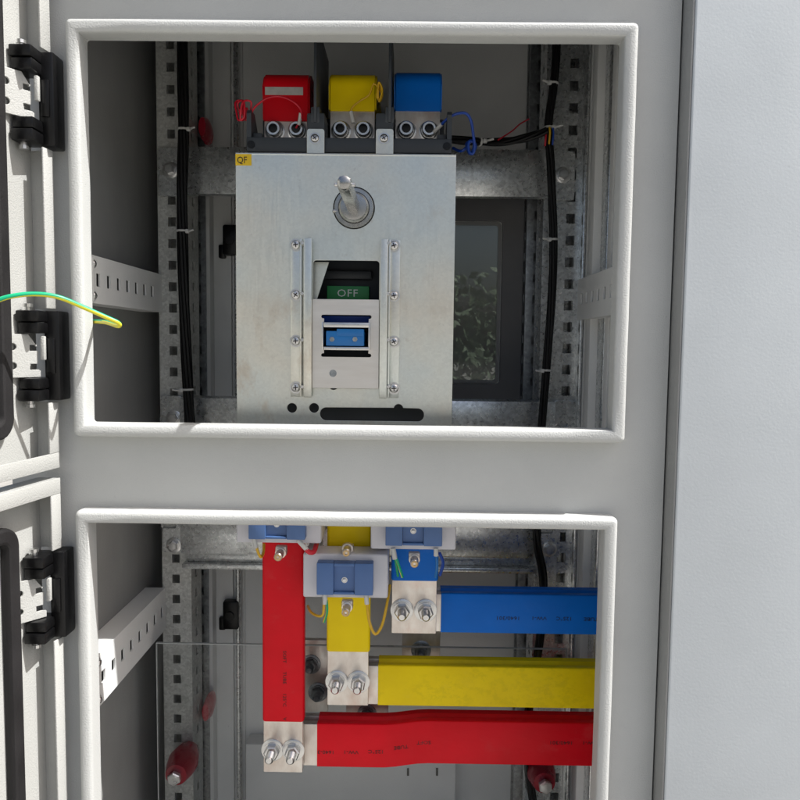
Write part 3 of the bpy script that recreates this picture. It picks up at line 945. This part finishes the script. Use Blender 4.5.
# square handle shaft with collar and cross pin
cc = at(354, 208, CY)
s_ = MB().lathe(cc, OUT, [(0.0215, 0.0002), (0.0215, 0.0012), (0.0208, 0.0022), (0.0165, 0.0024), (0.0160, 0.006), (0.0140, 0.0085), (0.0105, 0.009)], 40)
s_.lathe(cc + Vector((-0.0165, 0, -0.004)), (-1, -0.1, 0.1), [(0.0022, 0), (0.0022, 0.006), (0.0015, 0.0066)], 10)
s_.build('shaft_collar', M['steel'], mech)
MB().lathe(cc, OUT, [(0.0226, 0.00005), (0.0226, 0.0004), (0.0216, 0.0005)], 40).lathe(cc + OUT * 0.0023, OUT, [(0.0170, 0), (0.0170, 0.0007), (0.0162, 0.0008)], 40).build('collar_dark_ring', M['black'], mech)  # black rings added for the dark gaps round the collar
s_ = MB()
hwid = 0.0056; tipy = CY - 0.128
s_.box((cc.x - hwid, tipy + 0.004, cc.z - hwid), (cc.x + hwid, CY + 0.05, cc.z + hwid), 0.0012, 2, Matrix.Translation(cc) @ Matrix.Rotation(R(8), 4, 'Y') @ Matrix.Translation(-cc))
s_.lathe((cc.x, tipy + 0.005, cc.z), OUT, [(0.0066, -0.004), (0.0068, 0.000), (0.0060, 0.0036), (0.0036, 0.0050)], 20)
shaft = s_.build('handle_shaft', M['steel'], mech)
MB().lathe((cc.x - 0.0098, tipy + 0.012, cc.z), (1, 0, 0.0), [(0.0012, 0), (0.0020, 0.0006), (0.0020, 0.019), (0.0012, 0.0196)], 12).build('cross_pin', M['chrome'], shaft)

# ------------------------------------------------------------------ incoming busbars above the breaker
TY = 0.128
BAR = 0.0265 * 2


def incoming(pxc, w_px, sl_top, sl_bot, color, label, sticker=False):
    x = at(pxc, 100, TY).x; w_ = w_px * (0.74 + TY) / 740 / 2
    zt = at(pxc, sl_top, TY).z; zb = at(pxc, sl_bot, TY).z; zend = at(pxc, 142, TY).z
    t = thing('incoming_busbar', label, 'busbar', (x, TY, zend), 'busbars bolted to the top of the breaker')

    def path(th, y0, z0, rb, ext):
        out = [(y0, z0)]; inn = [(y0 + th, z0)]
        for k in range(7):
            a = R(90 * k / 6)
            out.append((y0 + rb - rb * math.cos(a), zt - rb + rb * math.sin(a)))
            ri = rb - th
            inn.append((y0 + th + ri - ri * math.cos(a), zt - rb + ri * math.sin(a)))
        out.append((y0 + ext, zt)); inn.append((y0 + ext, zt - th))
        return out + inn[::-1]
    MB().prism(path(0.010, TY + 0.002, zend, 0.0155, 0.30), 'x', x - w_ * 0.93, x + w_ * 0.93).build('bar', M['tin'], t)
    sm_ = MB().prism(path(0.0135, TY, zb, 0.018, 0.29), 'x', x - w_, x + w_)
    bmesh.ops.bevel(sm_.bm, geom=[e_ for e_ in sm_.bm.edges if abs(e_.verts[0].co.x - e_.verts[1].co.x) < 1e-6], offset=0.002, segments=2, affect='EDGES')
    sleeve = sm_.build('sleeve', M[color], t)
    b = None
    for dx in (-0.0130, 0.0130):
        b = MB(); c = Vector((x + dx, TY + 0.002, at(pxc, 131, TY).z))
        b.lathe(c, OUT, [(0.0115, 0.0), (0.0115, 0.0016), (0.0098, 0.002), (0.0098, 0.0045), (0.0088, 0.0052)], 28)
        b.lathe(c + OUT * 0.005, OUT, [(0.0084, 0), (0.0084, 0.007), (0.0074, 0.0082), (0.0052, 0.0082), (0.0046, 0.003)], 24)
        tbolt = b.build('terminal_bolt', M['chrome'], t)
        MB().lathe(c + OUT * 0.0125, OUT, [(0.0050, -0.001), (0.0050, 0.0009), (0.0046, 0.0010)], 6).build('hex_socket', M['black'], tbolt)
    if sticker:
        q = rect(265, 87, 303, 95, TY - 0.0006)
        MB().box((q[0], TY - 0.0007, q[1]), (q[2], TY - 0.0002, q[3])).build('sticker', M['silver_tape'], t)
    return t


incoming(286, 46, 70, 121, 'red', 'red sleeved busbar with a silver sticker bolted to the breaker top', True)
incoming(352.5, 46.5, 70, 111, 'yellow', 'short yellow sleeved busbar bolted to the breaker top between black barriers')
incoming(418, 46.5, 68, 111, 'blue', 'short blue sleeved busbar bolted to the breaker top beside the blue wire coil')

# ------------------------------------------------------------------ lower busbars
VY = 0.108                                    # front of the upright bars
GV = 'busbars below the breaker'


def upright(px0, px1, py_sl, py_end, color, label, txt=None):
    x0, _, x1, _ = rect(px0, 560, px1, 700, VY)
    zs = at((px0 + px1) / 2, py_sl, VY).z; ze = at((px0 + px1) / 2, py_end, VY).z
    ztop = at((px0 + px1) / 2, 462, VY).z
    t = thing('upright_busbar', label, 'busbar', ((x0 + x1) / 2, VY, ze), GV)
    MB().box((x0 + 0.0012, VY + 0.0012, ze), (x1 - 0.0016, VY + 0.0122, ztop), 0.0009).build('bar', M['tin'], t)
    sl_ = MB().box((x0, VY, zs), (x1, VY + 0.0150, ztop - 0.001), 0.0036, 4).build('sleeve', M[color], t)
    if txt:
        for body_, py in txt:
            p = at((px0 + px1) / 2 + 1.5, py, VY - 0.0002); p.y = VY - 0.0002
            link('printing', front_text(body_, 0.0056, p, R(90), 1.0, 1.15), M['ink_dim'], sl_)
    zb_ = (zs + ze) / 2 - 0.003
    for f in (0.24, 0.74):
        b = MB(); hex_bolt(b, (x0 + (x1 - x0) * f, VY + 0.0012, zb_), OUT, 0.0082, 0.013); b.build('joint_bolt', M['chrome'], t)
    return x0, x1, zs, ze


ru = upright(262, 304, 723, 773, 'red', 'long upright red sleeved busbar at the left, bolted at its foot', (('SOFT', 657), ('TUBE', 678), ('125°C', 700), ('V', 719)))
yu = upright(326.5, 370, 653, 706, 'yellow', 'short upright yellow sleeved busbar passing through the middle current transformer')
bu = upright(390.5, 437.5, 582, 634, 'blue', 'short upright blue sleeved busbar with two bolts, right of the middle transformer')

HY = VY + 0.0135
HT = 0.032


def cross(xs, px_sl, py_top, py_bot, color, label, texts=(), ink='ink', jog=False):
    zt = at(480, py_top, HY).z; zb = at(480, py_bot, HY).z
    xe = WX1 - 0.004; x1s = at(px_sl, (py_top + py_bot) / 2, HY).x
    t = thing('cross_busbar', label, 'busbar', (xs, HY, zb), GV)
    J = 0.011

    def yoff(x):
        if not jog: return 0.0
        a, b = at(382, 740, HY).x, at(428, 740, HY).x
        u_ = min(1, max(0, (x - a) / (b - a))); return J * u_ * u_ * (3 - 2 * u_) - 0.0
    m_ = MB()
    for k in range(2):
        y = HY + 0.0012 + k * 0.020
        m_.box((xs, y, zb + 0.0012), (x1s + 0.03, y + 0.009, zt - 0.0012), 0.0008)
    m_.build('bar', M['tin'], t)
    # sleeve: rounded box with a shallow valley between the two bars in its top and bottom
    n = 26 if jog else 8
    prof = []
    r_ = 0.0022
    w2 = HT
    for a in range(4): prof.append((r_ - r_ * math.sin(R(a * 30)), zt - r_ + r_ * math.cos(R(a * 30)) - 0.0))
    prof = [(0.0, zb + r_)] + [(0.0, zt - r_), (r_ * 0.3, zt - r_ * 0.3), (r_, zt), (0.0095, zt - 0.0004), (0.0125, zt - 0.0042), (0.0175, zt - 0.0042), (0.0205, zt - 0.0004), (w2 - r_, zt), (w2, zt - r_), (w2, zb + r_), (w2 - r_, zb), (0.018, zb + 0.003), (0.014, zb + 0.003), (r_, zb), (r_ * 0.3, zb + r_ * 0.3)]
    verts = []; faces = []; P = len(prof)
    for i in range(n + 1):
        x = x1s + (xe - x1s) * i / n
        for y, z in prof: verts.append((x, HY + y + yoff(x), z))
    for i in range(n):
        for k in range(P): faces.append((i * P + k, (i + 1) * P + k, (i + 1) * P + (k + 1) % P, i * P + (k + 1) % P))
    faces += [tuple(reversed(range(P))), tuple(range(n * P, (n + 1) * P))]
    sl_ = MB().add(verts, faces).build('sleeve', M[color], t, 25)
    for body_, px, py, stretch in texts:
        p = at(px, py, HY); p.y = HY + yoff(p.x) - 0.0003
        tm = front_text(body_, 0.0062, p, R(180), 1.0, stretch)
        for v_ in tm.vertices: v_.co.y += yoff(v_.co.x) - yoff(p.x)
        link('printing', tm, M[ink], sl_)
    return t


cross(ru[0] + 0.002, 317, 726.5, 770, 'red', 'red sleeved horizontal busbar, lowest of the three, with a slight bend',
      (('1640-3', 326, 752, 1.2), ('VW-1', 351, 752, 1.2), ('125°C', 376, 751.5, 1.2), ('TUBE', 401, 749, 1.2), ('SOFT', 424, 747, 1.2), ('1640/301', 563, 747.5, 1.25), ('VW-1', 592, 747.5, 1.2)), 'ink_dim', True)
cross(yu[0] + 0.002, 378, 667, 707.5, 'yellow_used', 'yellow sleeved horizontal busbar, blotchy, between the blue and red ones')
cross(bu[0] + 0.002, 441, 594, 633.5, 'blue', 'blue sleeved horizontal busbar, highest of the three',
      (('1640/301', 508, 618, 1.25), ('VW-1', 539, 618, 1.2), ('125°C', 564, 618.5, 1.2), ('TUBE', 591, 619, 1.2)), 'ink_blue')

# ------------------------------------------------------------------ current transformers
TYF = 0.070


def make_ct(label):
    b = rect(303, 554, 388, 598, TYF)
    cx = (b[0] + b[2]) / 2
    t = thing('current_transformer', label, 'current transformer', (cx, TYF, b[1]), 'current transformers on the busbars')
    mb = MB()
    w4 = 0.014
    mb.box((b[0], TYF, b[1]), (b[2], TYF + 0.034, b[3]), 0.0022, 3)
    mb.box((b[0], TYF + 0.0342, b[1] + 0.002), (b[0] + w4, TYF + 0.075, b[3] - 0.002), 0.002)
    mb.box((b[2] - w4, TYF + 0.0342, b[1] + 0.002), (b[2], TYF + 0.075, b[3] - 0.002), 0.002)
    mb.build('housing', M['ct_body'], t)
    q = rect(316.5, 563.5, 373, 595.5, TYF - 0.014)
    y0 = TYF - 0.014
    xr0, xr1 = at(333.5, 580, y0).x, at(354.5, 580, y0).x
    zr0, zr1 = at(345, 592.5, y0).z, at(345, 567, y0).z
    mb = MB()
    mb.box((q[0], y0, q[1]), (xr0, TYF - 0.0001, q[3]), 0.001); mb.box((xr1, y0, q[1]), (q[2], TYF - 0.0001, q[3]), 0.001)
    mb.box((xr0 + 0.0001, y0 + 0.0006, zr1), (xr1 - 0.0001, TYF - 0.0001, q[3] - 0.0004), 0.0008)
    mb.box((xr0 + 0.0001, y0 + 0.0006, q[1] + 0.0004), (xr1 - 0.0001, TYF - 0.0001, zr0), 0.0008)
    mb.box((xr0 + 0.0002, y0 + 0.0042, zr0 + 0.0002), (xr1 - 0.0002, TYF - 0.0002, zr1 - 0.0002))
    blk = mb.build('terminal_block', M['ct_blue'], t)
    s_ = MB(); c = at(344.5, 580, y0 + 0.0041); pan_screw(s_, c, OUT, 0.0024); s_.build('terminal_screw', M['chrome'], blk)
    for s0, py in ((1, 553), (-1, 599)):
        c = at(348 if s0 > 0 else 347.5, py, TYF + 0.012); c.z += s0 * 0.006
        k = MB()
        k.box((c.x - 0.0065, TYF + 0.006, min(c.z - s0 * 0.006, c.z + s0 * 0.005)), (c.x + 0.0065, TYF + 0.016, max(c.z - s0 * 0.006, c.z + s0 * 0.005)), 0.002)
        k.lathe((c.x, TYF + 0.010, c.z + s0 * 0.001), OUT, [(0.0062, 0), (0.0062, 0.006), (0.0046, 0.0065), (0.0046, 0.022), (0.0036, 0.023)], 14)
        k = k.build('clamp_lug', M['tin'], t)
        z_ = MB().lathe((c.x, TYF - 0.0132, c.z + s0 * 0.001), OUT, [(0.0036, -0.001), (0.0036, 0.0006), (0.0016, 0.0008), (0.0014, -0.0004)], 14)
        z_.build('clamp_screw', M['brass'], k)
    return t


ct = make_ct('pale lilac current transformer with blue terminal block on the yellow bar, lowest of three')
p_mid = at(345.5, 575, TYF)
for (px, py), lb in (((278.5, 520), 'pale lilac current transformer with blue terminal block around the red bar'), ((413.5, 526.5), 'pale lilac current transformer with blue terminal block around the blue bar')):
    k = copy_tree(ct, ct.location + (at(px, py, TYF) - p_mid)); k['label'] = lb


def wire(name, pts, r, mat, label, group=None, uv=False, n=10, ferrule=None):
    if ferrule is None:
        return tag(MB().tube(pts, r, n, uv).build(name, M[mat], None), label, 'wire', group)
    t = thing(name, label, 'wire', Vector(pts[0]), group)
    MB().tube(pts, r, n, uv).build('core', M[mat], t)
    f0, f1, fr, fm = ferrule
    MB().tube([f0, (Vector(f0) + Vector(f1)) / 2, f1], fr, 12).build('ferrule', M[fm], t)
    return t


def A(px, py, y): return at(px, py, y)


WG = 'wires of the current transformers'
wy = TYF - 0.006
wire('transformer_wire', [A(367, 600, wy), A(369, 620, wy - 0.004), A(375, 634, wy - 0.004), A(382, 625, wy), A(387, 604, wy + 0.01), A(390, 585, wy + 0.03)], 0.0016, 'wire_yellow', 'yellow wire looping down right of the middle transformer', WG, ferrule=(A(366, 594, wy), A(367, 604, wy), 0.0026, 'white_plastic'))
wire('transformer_wire', [A(324, 600, wy), A(323, 614, wy), A(318, 616, wy + 0.004), A(311, 612, wy + 0.02), A(308, 606, wy + 0.05)], 0.0015, 'wire_yellow', 'short yellow wire hooked under the left of the middle transformer', WG, ferrule=(A(325, 594, wy), A(325, 604, wy), 0.0027, 'white_plastic'))
wire('transformer_wire', [A(326.5, 600, wy), A(327, 612, wy), A(324, 622, wy + 0.01)], 0.0014, 'earth', 'green and yellow wire hanging from the middle transformer', WG, True)
wire('transformer_wire', [A(255, 541, wy), A(258, 552, wy), A(261, 557, wy + 0.006), A(263.5, 552, wy + 0.02), A(264, 544, wy + 0.03)], 0.0016, 'wire_yellow', 'yellow wire curling under the transformer on the red bar', WG, ferrule=(A(254, 538, wy), A(256, 548, wy), 0.0026, 'white_plastic'))
wire('transformer_wire', [A(306, 549, wy), A(309, 552, wy), A(313.5, 552, wy + 0.003), A(316, 546, wy + 0.014), A(317, 540, wy + 0.03)], 0.0027, 'wire_red', 'short pinkish red wire under the transformer on the red bar', WG, ferrule=(A(298, 540, wy), A(307, 550, wy), 0.0027, 'white_plastic'))
wire('transformer_wire', [A(394, 551, wy), A(396, 563, wy + 0.004), A(398, 576, wy + 0.012)], 0.0015, 'wire_green', 'green wire fanning down from the transformer on the blue bar', WG, ferrule=(A(393, 548, wy), A(395, 559, wy), 0.0028, 'white_plastic'))
wire('transformer_wire', [A(395.5, 556, wy), A(399, 566, wy + 0.002), A(402.5, 577, wy + 0.01)], 0.0015, 'earth', 'green and yellow wire beside a green one on the blue bar', WG, True)
wire('transformer_wire', [A(436, 552, wy), A(437, 566, wy), A(435.5, 577, wy + 0.01)], 0.0016, 'toggle', 'light blue wire dropping straight down beside the blue bar', WG, ferrule=(A(436, 548, wy), A(436, 556, wy), 0.0026, 'white_plastic'))
wire('transformer_wire', [A(439.5, 553, wy + 0.01), A(443, 563, wy + 0.02), A(440, 575, wy + 0.035)], 0.0018, 'wire_blue', 'dark blue wire bowed outwards beside the blue bar', WG)

# earth wire in front of the frame
wire('earth_wire', [A(-14, 306, -0.10), A(6, 297.5, -0.095), A(32, 294, -0.085), A(58, 297, -0.075), A(84, 307.5, -0.062), A(108, 318, -0.05), A(118.5, 323, -0.045), A(118, 326, -0.040), A(107, 322.5, -0.020), A(97, 321.5, 0.004), A(86, 322.5, 0.022), A(66, 327, 0.04)], 0.00215, 'earth', 'green and yellow earth wire looping over the left frame edge', None, True, 14)

# control wires at the breaker's top
coil = []
for k in range(26):
    a = k * 0.9; coil.append(A(242 + (4.5 + 1.6 * math.sin(k * 1.7)) * math.cos(a) + 0.28 * k * math.cos(k * 0.3), 108 + (10 + 2.5 * math.sin(k * 0.9)) * math.sin(a), 0.10 + 0.005 * math.sin(a * 0.7)))
wire('control_wire', [A(296, 128, 0.117), A(302, 115, 0.108), A(296, 104, 0.1), A(282, 97, 0.10), A(268, 98, 0.10), A(256, 106, 0.10), A(250, 114, 0.10)] + coil, 0.0011, 'wire_red', 'thin red control wire coiled beside the red busbar', None, ferrule=(A(299, 125, 0.113), A(301, 113, 0.109), 0.0022, 'white_plastic'))
coil = []
for k in range(14):
    a = k * 1.1; coil.append(A(379 + (2.2 + 1.5 * math.sin(k * 1.3)) * math.cos(a), 92 + (8 + 2 * math.sin(k * 2.1)) * math.sin(a), 0.112 - 0.0006 * k))
wire('control_wire', [A(351, 118, 0.120), A(352, 108, 0.118), A(360, 101, 0.117), A(369, 95, 0.115), A(374, 84, 0.114)] + coil, 0.0011, 'wire_yellow', 'thin yellow control wire with a small coil by the yellow busbar', None, ferrule=(A(351, 112, 0.118), A(353.5, 123, 0.116), 0.0024, 'white_plastic'))
coil = []
for k in range(16):
    a = k * 1.15; coil.append(A(471 + (3.6 + 1.4 * math.sin(k * 1.9)) * math.cos(a), 146 + (6.5 + 1.8 * math.sin(k * 1.2)) * math.sin(a), 0.110 + 0.0008 * k))
wire('control_wire', [A(437, 130, 0.118), A(446, 120, 0.105), A(456, 114, 0.10), A(466, 113.5, 0.102), A(471, 121, 0.106), A(473, 133, 0.108)] + coil + [A(462, 151, 0.12), A(453, 148, 0.13)], 0.0016, 'wire_blue', 'dark blue control wire coiled right of the breaker', None, ferrule=(A(434, 132, 0.118), A(442, 124, 0.111), 0.0024, 'white_plastic'))

# ------------------------------------------------------------------ black cable runs with nylon ties


def bundle(name, pts, r, n, label, ties=(), twist=2.0, extra=()):
    pts = spline([Vector(p) for p in pts], 6)
    t = thing(name, label, 'cable', pts[-1])
    mb = MB(); ri = r * 0.46
    N = len(pts)
    for k in range(n):
        off = []
        for i, p in enumerate(pts):
            d = (pts[min(i + 1, N - 1)] - pts[max(i - 1, 0)]).normalized()
            up = Vector((0, 1, 0)); sd_ = d.cross(up).normalized(); up = sd_.cross(d)
            a = 2 * math.pi * k / max(n - 1, 1) + twist * i / N * 3
            rad = 0 if k == n - 1 else r * 0.58
            off.append(p + sd_ * math.cos(a) * rad + up * math.sin(a) * rad)
        mb.tube(off, ri, 8, False, 0)
    mb.build('cable_run', M['cable'], t)
    for px, py, sgn in ties:
        j = min(range(N), key=lambda i: (project(pts[i]) - Vector((px, py))).length)
        d = (pts[min(j + 1, N - 1)] - pts[max(j - 1, 0)]).normalized()
        k = MB().lathe(pts[j] - d * 0.002, d, [(r * 1.02, 0), (r * 1.12, 0.0004), (r * 1.12, 0.0024), (r * 1.02, 0.0027)], 18)
        hx = pts[j] + Vector((sgn * r * 1.1, -0.003, 0))
        k.box(hx - Vector((0.0026, 0.003, 0.0026)), hx + Vector((0.0026, 0.002, 0.0026)), 0.001)
        k.tube([hx, hx + Vector((sgn * 0.006, -0.006, 0.0)), hx + Vector((sgn * 0.010, -0.007, 0.001))], 0.0014, 6)
        k.build('cable_tie', M['white_plastic'], t)
    return t


def project(p):
    d = p - CAM; z = d.dot(fw)
    return Vector((400 + 740 * d.dot(CR) / z, 400 - 740 * d.dot(CU) / z))


cy = 0.228
bundle('cable_bundle', [A(181.5, -20, cy), A(182.5, 60, cy), A(183.5, 130, cy), A(182, 200, cy), A(184, 300, cy), A(188, 390, cy), A(191, 440, cy)], 0.0070, 7,
       'thick black cable bundle running down the left post', ((183, 132, 1), (182, 235, 1), (187, 386, -1)))
bundle('cable_bundle', [A(558, -20, cy), A(556.5, 50, cy), A(553, 90, cy), A(548.5, 128, cy), A(551, 170, cy), A(553.5, 240, cy), A(551, 310, cy), A(547, 360, cy), A(541.5, 430, cy), A(540, 480, cy)], 0.0054, 6,
       'black cable bundle running down the right post', ((551, 84, -1), (549, 126, 1), (553, 241, -1), (546, 371, -1)))
bundle('cable_branch', [A(440, 138, 0.19), A(470, 141, 0.205), A(500, 142, 0.222), A(525, 138, 0.222), A(547, 131, 0.219)], 0.0052, 5,
       'short black cable branch running sideways from the breaker to the right bundle', ((480, 141, 1),))
bundle('lower_cable', [A(536, 510, cy), A(538, 545, cy), A(543, 580, cy), A(540, 640, cy), A(529, 710, cy), A(527, 760, cy), A(534, 806, cy), A(536, 840, cy)], 0.0060, 4,
       'black cable passing down behind the three horizontal busbars')
w_ = wire('spare_wire', [A(498, 140, 0.215), A(512, 131, 0.23), A(520, 124, 0.24), A(529, 119, 0.25)], 0.0009, 'wire_red', 'short thin red wire above the sideways cable branch')
# coloured cores peeping out where the branch joins
for px, py, c in ((549.5, 135, 'wire_yellow'), (553, 136, 'wire_blue'), (545.5, 137, 'wire_red')):
    wire('loose_core', [A(px, py - 8, cy - 0.0085), A(px + 0.5, py - 2, cy - 0.0095), A(px, py + 4, cy - 0.0090), A(px - 0.5, py + 9, cy - 0.007)], 0.0012, c,
         {'wire_yellow': 'yellow core showing at the junction of the right cable bundle', 'wire_blue': 'blue core showing at the junction of the right cable bundle', 'wire_red': 'red core showing at the junction of the right cable bundle'}[c])

# ------------------------------------------------------------------ insulators and acrylic guard
AY = 0.196


def insulator(c, ln, label, bolt=True):
    t = thing('standoff_insulator', label, 'insulator', c, 'red standoff insulators')
    MB().lathe(c, OUT, [(0.0125, 0), (0.0150, 0.003), (0.0185, ln * 0.3), (0.0205, ln * 0.5), (0.0185, ln * 0.72), (0.0155, ln * 0.93), (0.0140, ln)], 28).build('resin_body', M['insul'], t)
    if bolt:
        b = MB(); hex_bolt(b, c + OUT * (ln + 0.0045), OUT, 0.0082, 0, False)
        b.build('bolt', M['chrome'], t)
    return t


zi = at(175, 777, AY)
i1 = insulator(Vector((zi.x, PY - 0.0005, zi.z)), PY - AY - 0.0045, 'dark red standoff insulator low on the left post with a hex bolt')
zi2 = at(545, 785, AY)
i2 = copy_tree(i1, Vector((zi2.x, PY - 0.0005, zi2.z))); i2['label'] = 'dark red standoff insulator under the lowest bar at the right'
for px, py, lb in ((209, 706, 'dim red standoff insulator behind the clear sheet near the left rear post'), (206, 131, 'dim red standoff insulator above the upper rail in the dark at left')):
    p = at(px, py, 0.32); k = insulator(Vector((p.x, 0.3445, p.z)), 0.045, lb, False); k.scale = (0.34, 1, 0.9)

# acrylic guard sheet
a0 = at(157, 643.5, AY); a1 = at(566, 651, AY)
t = thing('acrylic_guard', 'clear acrylic sheet behind the busbars, its pale top edge just visible', 'clear sheet', (a0.x, AY, a0.z - 0.35))
x0, x1, zt = a0.x, a1.x, (a0.z + a1.z) / 2
MB().add([(x0, AY, zt - 0.35), (x1, AY, zt - 0.35), (x1, AY, zt), (x0, AY, zt)], [(0, 1, 2, 3)]).build('pane', M['acrylic'], t)
MB().box((x0 - 0.0006, AY + 0.0003, zt + 0.0003), (x1 + 0.0006, AY + 0.004, zt + 0.0014)).box((x0 - 0.0016, AY + 0.0003, zt - 0.35), (x0 - 0.0007, AY + 0.004, zt + 0.0014)) \
    .box((x1 + 0.0007, AY + 0.0003, zt - 0.35), (x1 + 0.0016, AY + 0.004, zt + 0.0014)).build('edge', M['acrylic_edge'], t)

# ------------------------------------------------------------------ rear copper links seen between the bars
LG = 'tinned copper links behind the busbars'
for (px0, py0, px1, py1, y, bl, lb) in ((302, 640, 328, 712, 0.222, ((311, 664), (318, 692)), 'dull tinned copper link between the upright red and yellow bars'),
                                        (346, 700, 388, 760, 0.216, ((367, 714),), 'tinned copper link with one nut above the lowest red busbar'),
                                        (402, 620, 440, 690, 0.216, ((421, 650),), 'tinned copper link under the joint of the blue bars')):
    q = rect(px0, py0, px1, py1, y)
    t = thing('copper_link', lb, 'copper link', ((q[0] + q[2]) / 2, y, q[1]), LG)
    MB().box((q[0], y, q[1]), (q[2], y + 0.008, q[3]), 0.0008).build('strip', M['tin'], t)
    for px, py in bl:
        b = MB(); hex_bolt(b, at(px, py, y), OUT, 0.0080, 0.010); b.build('nut', M['galv_dark'], t)
q = rect(352, 520, 372, 660, 0.21)

# ------------------------------------------------------------------ greenery outside the rear window
bush = MB(); cpt = at(470, 330, 1.2)
for k in range(5200):
    th, ph = random.random() * 6.283, math.acos(random.uniform(-1, 1)); rad = 0.55 * random.random() ** 0.45
    c = Vector((cpt.x + 0.1 + rad * math.sin(ph) * math.cos(th) * 1.2, 1.75 + rad * math.sin(ph) * math.sin(th) * 0.6, cpt.z - 0.30 + rad * math.cos(ph) * 0.95))
    d = Vector((random.uniform(-1, 1), random.uniform(-1, 1), random.uniform(-1.2, 0.6))).normalized()
    s0 = d.cross(Vector((random.uniform(-1, 1), random.uniform(-1, 1), random.uniform(-1, 1)))).normalized()
    ln = random.uniform(0.03, 0.06); wd = ln * 0.26
    bush.add([c, c + d * ln * 0.5 + s0 * wd, c + d * ln, c + d * ln * 0.5 - s0 * wd], [(0, 1, 2, 3)])
t = thing('shrub', 'leafy green shrub seen dimly through the rear window', 'shrub', (cpt.x + 0.1, 1.75, -1.5))
bush.build('foliage', M['leaf'], t)
stem = MB()
for k in range(5):
    a = k * 1.26
    stem.tube([(cpt.x + 0.1 + 0.03 * math.cos(a), 1.75 + 0.03 * math.sin(a), -1.5), (cpt.x + 0.1 + 0.12 * math.cos(a), 1.75 + 0.08 * math.sin(a), -0.8), (cpt.x + 0.1 + 0.25 * math.cos(a), 1.75 + 0.15 * math.sin(a), cpt.z - 0.3)], 0.012, 6)
stem.build('stem', M['leaf'], t)
